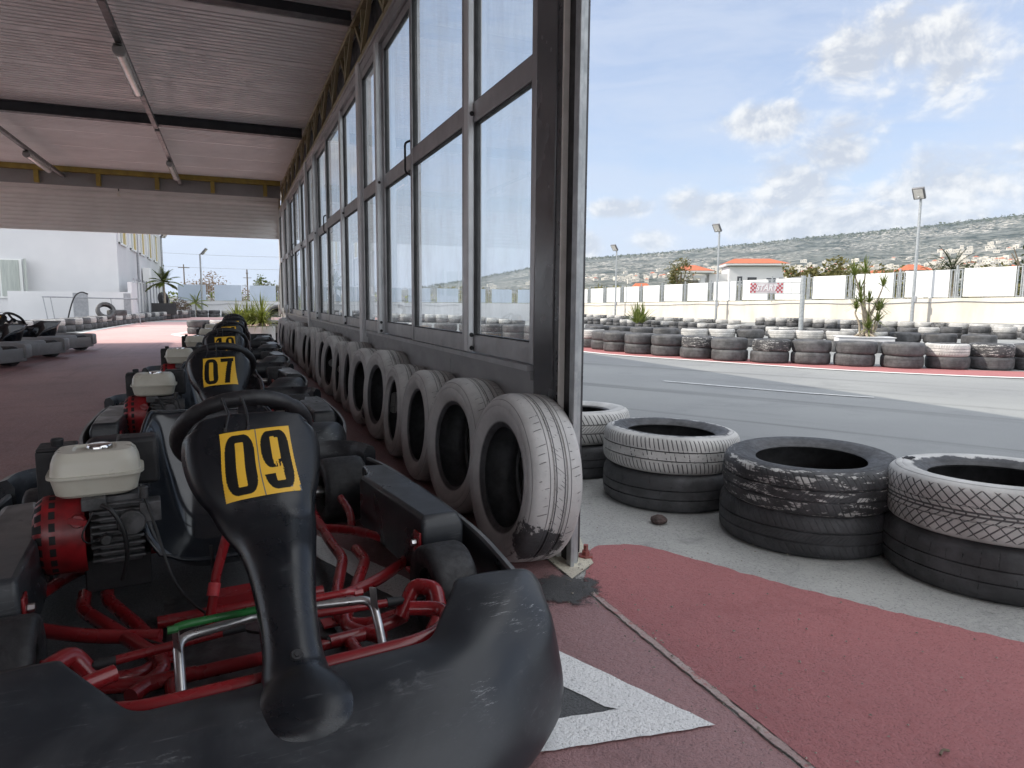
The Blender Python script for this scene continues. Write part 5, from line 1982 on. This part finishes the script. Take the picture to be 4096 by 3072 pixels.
for x, hx, z in ((-2.6, 2.3, 5.25), (2.6, 1.9, 6.2)):
    b = MB()
    b.add([(x - hx, -3.2, z), (x + hx, -3.2, z), (x + hx, 3.2, z), (x - hx, 3.2, z), (x - hx * .4, 0, z + 1), (x + hx * .4, 0, z + 1)], [(0, 1, 5, 4), (1, 2, 5), (2, 3, 4, 5), (3, 0, 4), (3, 2, 1, 0)])
    b.build('roof', M['rooftile'], v2, smooth=0)
b = MB()
b.box((2.6, 0, 5.7), (3.4, 5.6, 1.0))
b.build('upper_floor', M['wall_white'], v2)
for x in (-2.5, 0, 2.5):
    b = MB()
    b.box((x, -3.02, 3.6), (.9, .12, 1.1))
    b.build('window', M['window_dark'], v2)
v3 = thing('cottage', 'small distant cottage with a red roof beyond the left part of the track wall', 'house', (82, 127, 3.0), R(-20))
b = MB()
b.box((0, 0, 1.2), (8, 5, 3.0))
b.build('wall', M['wall_white'], v3)
b = MB()
b.add([(-4.4, -3, 2.7), (4.4, -3, 2.7), (4.4, 3, 2.7), (-4.4, 3, 2.7), (-3, 0, 4.2), (3, 0, 4.2)], [(0, 1, 5, 4), (1, 2, 5), (2, 3, 4, 5), (3, 0, 4), (3, 2, 1, 0)])
b.build('roof', M['rooftile'], v3, smooth=0)
v3.scale = (.42, .42, .55)

GB = 'trees and bushes beyond the track wall'
def at(u, zc_):
    x = (u - 922) * zc_ * .000339
    return x, (zc_ - .377 * x) / .919
TR = [('tree', 2715, 82, 6.4, 1.5, 'leaf_olive', 'tall olive green tree left of the white villa'), ('tree', 2690, 84, 4.8, 1.2, 'leaf', 'lower green tree beside the tall one left of the villa'),
      ('tree', 2875, 108, 7.4, 1.6, 'leaf_olive', 'tree rising behind the roof of the white villa'), ('bush', 2800, 66, 3.2, 1.0, 'leaf', 'round green bush in front of the villa porch'),
      ('bush', 2962, 62, 3.0, 1.6, 'leaf_olive', 'low dry bush in front of the villa wall'), ('bush', 3060, 58, 3.0, 1.7, 'leaf_olive', 'orange green bush at the right of the villa'),
      ('tree', 3205, 48, 4.1, 1.35, 'leaf_olive', 'rounded olive tree above the start sign'), ('tree', 3345, 46, 4.3, 1.8, 'leaf_olive', 'broad olive tree behind the wall left of the dracaena'),
      ('tree', 3285, 52, 3.9, 1.4, 'leaf_dark', 'low dark tree between the two olive trees'), ('tree', 3460, 46, 3.8, 1.5, 'leaf_olive', 'low olive tree behind the dracaena heads'), ('tree', 3560, 50, 3.8, 1.4, 'leaf_olive', 'low scrubby tree left of the red roofed house'),
      ('conifer', 3905, 52, 4.5, 1.7, 'leaf_dark', 'dark green tree between the palms and the right edge'), ('tree', 3960, 46, 4.2, 1.6, 'leaf_olive', 'olive bush under the dark tree near the right edge'),
      ('conifer', 4120, 40, 6.1, 1.7, 'leaf_dark', 'tall dark tree cut off by the right edge of the photo')]
for i, (nm, u, zc_, h, sp_, m_, lb) in enumerate(TR):
    x, y = at(u, zc_)
    broad_tree(nm, lb, (x, y, -.4), h + .4, sp_, M[m_], 30 + i, 900 if zc_ > 60 else 1300, .15, group=GB, crown_z=.66 if nm == 'tree' else .5, crown_h=.34 if nm == 'tree' else .5)
for i, (u, zc_, h, L, lb) in enumerate(((3795, 50, 3.5, 2.0, 'wide date palm above the wall left of the dark tree'), (3735, 54, 3.1, 1.9, 'smaller date palm beside the red roofed house'))):
    x, y = at(u, zc_)
    palm('date_palm', lb, (x, y, 0), h, L, 26, M['leaf_dark'], 50 + i, .22, group=GB, leaf_w=.028, upright=.25)
b = MB()
r = random.Random(15)
for _ in range(6500):
    u = r.uniform(1750, 2760)
    zc_ = r.uniform(54, 120)
    x, y = at(u, zc_)
    hh = (1.1 + (zc_ - 50) * .018) * (.6 + .8 * (mnoise.noise(Vector((x * .14, y * .14, 0))) + .5)) + .5
    p = Vector((x, y, r.uniform(0, max(.5, hh))))
    d_ = Vector((r.gauss(0, 1), r.gauss(0, 1), r.gauss(0, 1))).normalized()
    w = d_.orthogonal().normalized()
    s_ = r.uniform(.15, .42)
    b.add([p - d_ * s_, p + w * s_ * .5, p + d_ * s_, p - w * s_ * .5], [(0, 1, 2, 3)])
stuff(b.build('scrub', M['leaf_olive'], smooth=0), 'olive green scrub covering the land beyond the track wall', 'scrub')

# ------------------------------------------------------------------ the hill with its town
def ridge(azd):
    pts = [(-60, .25), (-20, .25), (0, .3), (10, .7), (14, 1.05), (19, 1.9), (24, 2.9), (27.7, 3.65), (36, 4.25), (45, 5.05), (52, 5.55), (59.5, 6.15), (68, 6.7), (85, 6.0), (110, 4.0), (150, 1.)]
    for (a0, e0), (a1, e1) in zip(pts[:-1], pts[1:]):
        if a0 <= azd <= a1:
            t = (azd - a0) / (a1 - a0)
            return lerp(e0, e1, t)
    return .25
R0, R1 = 700., 3600.
def hill_z(azd, r_):
    t = max(0, min(1, (r_ - R0) / (R1 - R0)))
    top = math.tan(R(ridge(azd))) * R1
    prof_ = t ** 1.15 * (1 - .22 * math.sin(t * PI))
    n_ = mnoise.noise(Vector((azd * .22, r_ * .0035, 1))) * .05 + mnoise.noise(Vector((azd * .8, r_ * .011, 5))) * .02
    k = min(1, t * 2.5)
    return -.7 + top * max(0, prof_ + n_ * k * (1 - .8 * t * t)) + mnoise.noise(Vector((azd * 3.1, r_ * .02, 9))) * 3.5 * k * (1 - .4 * t)
b = MB()
rows = []
AZ = [-60 + .5 * i for i in range(161)] + [20.25 + .2 * i for i in range(230)] + [66.5 + 2 * i for i in range(42)]
for k in range(70):
    r_ = R0 + (R1 - R0) * (k / 69)
    rows.append([(r_ * math.sin(R(a)), r_ * math.cos(R(a)), hill_z(a, r_)) for a in AZ])
rows.append([(4200 * math.sin(R(a)), 4200 * math.cos(R(a)), hill_z(a, R1) - 60) for a in AZ])
b.grid(rows, flip=True)
def hill_mat():
    m, N, p = base_mat('hillside')
    v = coords(N, obj=False, rand=False)
    vx = N.scale(v, (.010, .010, .022))
    f = N.noise(vx, 1.6, 7, .72, .4)
    g = N.noise(N.scale(v, (.03, .03, .07)), 1.5, 5, .7)
    h_ = N.noise(N.scale(v, (.0022, .0022, .006)), 1.5, 4, .6)
    col = N.mix(N.ramp(f, .40, .56), (.018, .026, .020), (.115, .122, .108))
    col = N.mix(N.math('MULTIPLY', N.ramp(g, .52, .60), N.ramp(h_, .35, .6)), col, (.42, .39, .35))
    col = N.mix(N.ramp(g, .44, .36), col, (.014, .022, .012))
    vo = N.n('ShaderNodeTexVoronoi')
    N.l(N.scale(v, (.045, .045, .10)), vo.inputs['Vector'])
    vo.inputs['Scale'].default_value = 1.
    col = N.mix(N.math('MULTIPLY', N.ramp(vo.outputs['Distance'], .30, .20), N.ramp(h_, .42, .58)), col, (.40, .36, .30))
    N.l(col, p.inputs['Base Color'])
    p.inputs['Roughness'].default_value = .95
    p.inputs['Specular IOR Level'].default_value = .1
    return m
struct(b.build('hill', hill_mat(), smooth=60))
b = MB()
r = random.Random(44)
for _ in range(4200):
    a = r.uniform(14, 66)
    rr_ = r.gauss(3560, 60)
    p = Vector((rr_ * math.sin(R(a)), rr_ * math.cos(R(a)), hill_z(a, min(R1, rr_)) + r.uniform(-4, 6 + 5 * mnoise.noise(Vector((a * 2, 0, 0))))))
    d_ = Vector((r.gauss(0, 1), r.gauss(0, 1), r.gauss(0, 1))).normalized()
    w = d_.orthogonal().normalized()
    s_ = r.uniform(4, 8)
    b.add([p - d_ * s_, p + w * s_ * .6, p + d_ * s_, p - w * s_ * .6], [(0, 1, 2, 3)])
stuff(b.build('ridge_wood', M['leaf_dark'], smooth=0), 'dark strip of woodland along the ridge of the hill', 'wood')
M['house_pale'] = mat('pale_house_wall', (.62, .58, .50), (.50, .46, .40), .8, scale=.5)
hm = []
for i, (wx, wy, hz) in enumerate(((11, 9, 7), (16, 10, 6), (9, 9, 9), (22, 11, 9))):
    b = MB()
    b.box((0, 0, hz / 2 - 2), (wx, wy, hz + 4), 0)
    if i % 2:
        b.box((wx * .2, 0, hz + 1.2), (wx * .5, wy * .8, 2.6), 0)
    for q in range(3):
        b.box((-wx * .3 + q * wx * .3, 0, hz * .55), (wx * .12, wy + .3, hz * .22), 1)
    if i == 0:
        b.add([(-wx * .55, -wy * .55, hz), (wx * .55, -wy * .55, hz), (wx * .55, wy * .55, hz), (-wx * .55, wy * .55, hz), (0, 0, hz + 3)], [(0, 1, 4), (1, 2, 4), (2, 3, 4), (3, 0, 4)], 2)
    o = b.build('hillside_house', [M['house_pale'], M['window_dark'], M['rooftile']], smooth=0)
    hm.append(o.data)
    bpy.data.objects.remove(o)
r = random.Random(33)
cnt = 0
clusters = [(58, .34, 2.2, .05, 40), (54.5, .30, 2.5, .05, 36), (56.5, .58, 2.5, .035, 34), (60, .64, 2, .03, 12), (47, .33, 3.5, .06, 46), (41, .34, 3.5, .06, 40), (34, .36, 3, .07, 36), (29.5, .40, 2.5, .08, 24), (44, .52, 5, .05, 20), (18, .45, 3, .12, 8)]
for az0, t0, sa, st, n_ in clusters:
    for _ in range(n_):
        az, t = r.gauss(az0, sa), max(.05, r.gauss(t0, st))
        r_ = R0 + (R1 - R0) * t
        o = bpy.data.objects.new('hillside_house', hm[r.choice((0, 1, 1, 2, 3))])
        COL.objects.link(o)
        o.location = (r_ * math.sin(R(az)), r_ * math.cos(R(az)), hill_z(az, r_) + 1)
        o.rotation_euler = (0, 0, R(-az + r.uniform(-30, 30)))
        o.scale = (r.uniform(.7, 1.1),) * 3
        tag(o, 'tiny pale house scattered on the distant hillside', 'house', 'houses of the hillside town')
        cnt += 1

# ------------------------------------------------------------------ air
HAZE = 1
if HAZE:
    b = MB()
    b.box((1000, 1200, 330), (9000, 9000, 664))
    m = bpy.data.materials.new('haze_air')
    m.use_nodes = True
    m.node_tree.nodes.clear()
    N = NT(m.node_tree)
    out = N.n('ShaderNodeOutputMaterial')
    pv = N.n('ShaderNodeVolumePrincipled')
    pv.inputs['Color'].default_value = (.72, .84, 1., 1)
    pv.inputs['Density'].default_value = .00005
    pv.inputs['Anisotropy'].default_value = .2
    N.l(pv.outputs[0], out.inputs['Volume'])
    hz = b.build('haze', m, smooth=0)
    hz['kind'] = 'stuff'
    hz['label'] = 'thin pale haze in the air before the hills'

# ------------------------------------------------------------------ sun and sky
SUN = Vector((-1.32, .48, 1.0)).normalized()     # towards the sun
el = math.asin(SUN.z)
az = math.atan2(SUN.x, SUN.y)
sun = bpy.data.lights.new('sun', 'SUN')
sun.energy = 2.2
sun.angle = R(.53)
sun.color = (1., .93, .82)
so = bpy.data.objects.new('sun', sun)
COL.objects.link(so)
so.rotation_euler = SUN.to_track_quat('Z', 'Y').to_euler()
so.location = (-30, 20, 30)
w = bpy.data.worlds.new('World')
scene.world = w
w.use_nodes = True
t = w.node_tree
t.nodes.clear()
N = NT(t)
out = N.n('ShaderNodeOutputWorld')
bg = N.n('ShaderNodeBackground')
N.l(bg.outputs[0], out.inputs[0])
sky = N.n('ShaderNodeTexSky', sky_type='NISHITA')
sky.sun_disc = False
sky.sun_elevation = el
sky.sun_rotation = az
sky.air_density = 1.
sky.dust_density = 1.2
sky.ozone_density = 2.5
tc = N.n('ShaderNodeTexCoord')
d = tc.outputs['Generated']
sep = N.n('ShaderNodeSeparateXYZ')
N.l(N.vm('NORMALIZE', d), sep.inputs[0])
X, Y, Z = sep.outputs
azn = N.math('MULTIPLY', N.math('ARCTAN2', X, Y), 180 / PI)
eln = N.math('MULTIPLY', N.math('ARCSINE', Z), 180 / PI)
cb = N.n('ShaderNodeCombineXYZ')
N.l(azn, cb.inputs[0])
N.l(N.math('MULTIPLY', eln, 1.35), cb.inputs[1])
ae = cb.outputs[0]
def fbm(vec, sc, det=7, ro=.6, di=0.):
    return N.noise(vec, sc, det, ro, di)
# cumulus: lumps in view, plus unseen ones added overhead and behind for fill light (azimuth, elevation, half sizes in degrees)
LUMPS = [(52., 17.6, 5.6, 3.4), (47.2, 17.0, 4.6, 2.4), (53.5, 15.2, 3., 2.6), (60.8, 15.5, 3.2, 4.0), (41.5, 13.6, 4.2, 1.6), (47.3, 10.8, 3.2, 3.0), (44.5, 8.6, 5., 2.4), (38.5, 7.2, 5., 2.0), (54., 8.4, 7.5, 2.6), (60.5, 9.2, 5.5, 3.2), (47, 6.2, 12, 1.8), (34., 5.2, 2.5, 1.4), (28.4, 4.6, 1.6, 1.4), (31, 7.5, 3.4, .9), (72, 14, 7, 5), (85, 17, 9, 6), (-40, 14, 14, 5), (120, 15, 15, 6), (170, 18, 20, 7), (5, 11, 7, 2.2), (-100, 16, 14, 5), (180, 55, 70, 20), (100, 62, 45, 16), (-150, 40, 40, 12), (20, 60, 30, 14)]
dens = None
for a, e, sa, se in LUMPS:
    q = N.vm('MULTIPLY', N.vm('SUBTRACT', ae, (a, e * 1.35, 0)), (1 / sa, 1 / (se * 1.35), 0))
    v = N.math('SUBTRACT', 1.0, N.vm('LENGTH', q))
    dens = v if dens is None else N.math('MAXIMUM', dens, v)
dens = N.math('MAXIMUM', dens, -1.0)
n1 = fbm(ae, .20, 8, .62, .25)
n2 = fbm(N.vm('ADD', ae, (-.55, .75, 0)), .20, 8, .62, .25)
body = N.math('ADD', N.math('MULTIPLY', dens, .85), N.math('MULTIPLY', N.math('SUBTRACT', n1, .5), 2.1))
cov = N.ramp(body, -.02, .52)
light = N.math('ADD', .50, N.math('MULTIPLY', N.math('SUBTRACT', n1, n2), 4.6))
light = N.math('ADD', light, N.math('MULTIPLY', N.ramp(body, .1, .8), -.22), clamp=True)
cc = N.mix(N.ramp(light, .15, .85, smooth=False), (.225, .24, .27), (.375, .373, .368))
# high thin streaks
st = N.scale(ae, (.05, .16, 1))
rot = N.n('ShaderNodeVectorRotate', rotation_type='Z_AXIS')
N.l(st, rot.inputs['Vector'])
rot.inputs['Angle'].default_value = R(-24)
ci = fbm(rot.outputs[0], 1.6, 7, .66, .6)
cir = N.math('MULTIPLY', N.ramp(ci, .25, .68, .5, 1.), .74)
low = N.math('MULTIPLY', N.ramp(eln, 12, 0), .55)
skyc = N.vm('MULTIPLY', sky.outputs[0], (.080, .076, .078))
skyc = N.mix(N.math('ADD', cir, N.math('MULTIPLY', low, .9), clamp=True), skyc, (.25, .28, .34))
fin = N.mix(N.math('MULTIPLY', cov, .92), skyc, cc)
# bright cloud added to the unseen sky behind and overhead, filling the shade
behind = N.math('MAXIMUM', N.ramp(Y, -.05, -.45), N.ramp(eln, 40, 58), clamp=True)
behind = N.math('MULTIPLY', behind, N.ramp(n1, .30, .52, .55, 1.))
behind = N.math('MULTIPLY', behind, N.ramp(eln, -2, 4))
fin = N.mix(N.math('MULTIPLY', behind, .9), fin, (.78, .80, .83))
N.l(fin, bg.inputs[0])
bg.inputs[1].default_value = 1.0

# ------------------------------------------------------------------ camera
cam = bpy.data.cameras.new('camera')
cam.sensor_width = 36
cam.lens = 36 * 2731 / 4096
cam.clip_end = 20000
cam.clip_start = .02
co = bpy.data.objects.new('camera', cam)
COL.objects.link(co)
f = 2731.
Yc = Vector((922 - 2048, -(1201 - 1536), -f)).normalized()
p = Vector((8922 - 2048, -(1201 + 8000 * .0079 - 1536), -f))
Zc = p.cross(Yc).normalized()
if Zc.y < 0:
    Zc = -Zc
Xc = Yc.cross(Zc)
co.matrix_world = Matrix(((Xc.x, Xc.y, Xc.z, 0), (Yc.x, Yc.y, Yc.z, 0), (Zc.x, Zc.y, Zc.z, .96), (0, 0, 0, 1)))
scene.camera = co

scene.render.engine = 'CYCLES'
scene.cycles.use_denoising = True
scene.cycles.max_bounces = 8
scene.cycles.diffuse_bounces = 5
scene.cycles.glossy_bounces = 4
scene.cycles.transparent_max_bounces = 16
scene.cycles.volume_bounces = 1
scene.cycles.sample_clamp_indirect = 6
scene.view_settings.view_transform = 'Standard'
scene.view_settings.look = 'None'
scene.view_settings.gamma = 1
scene.view_settings.exposure = 1.4
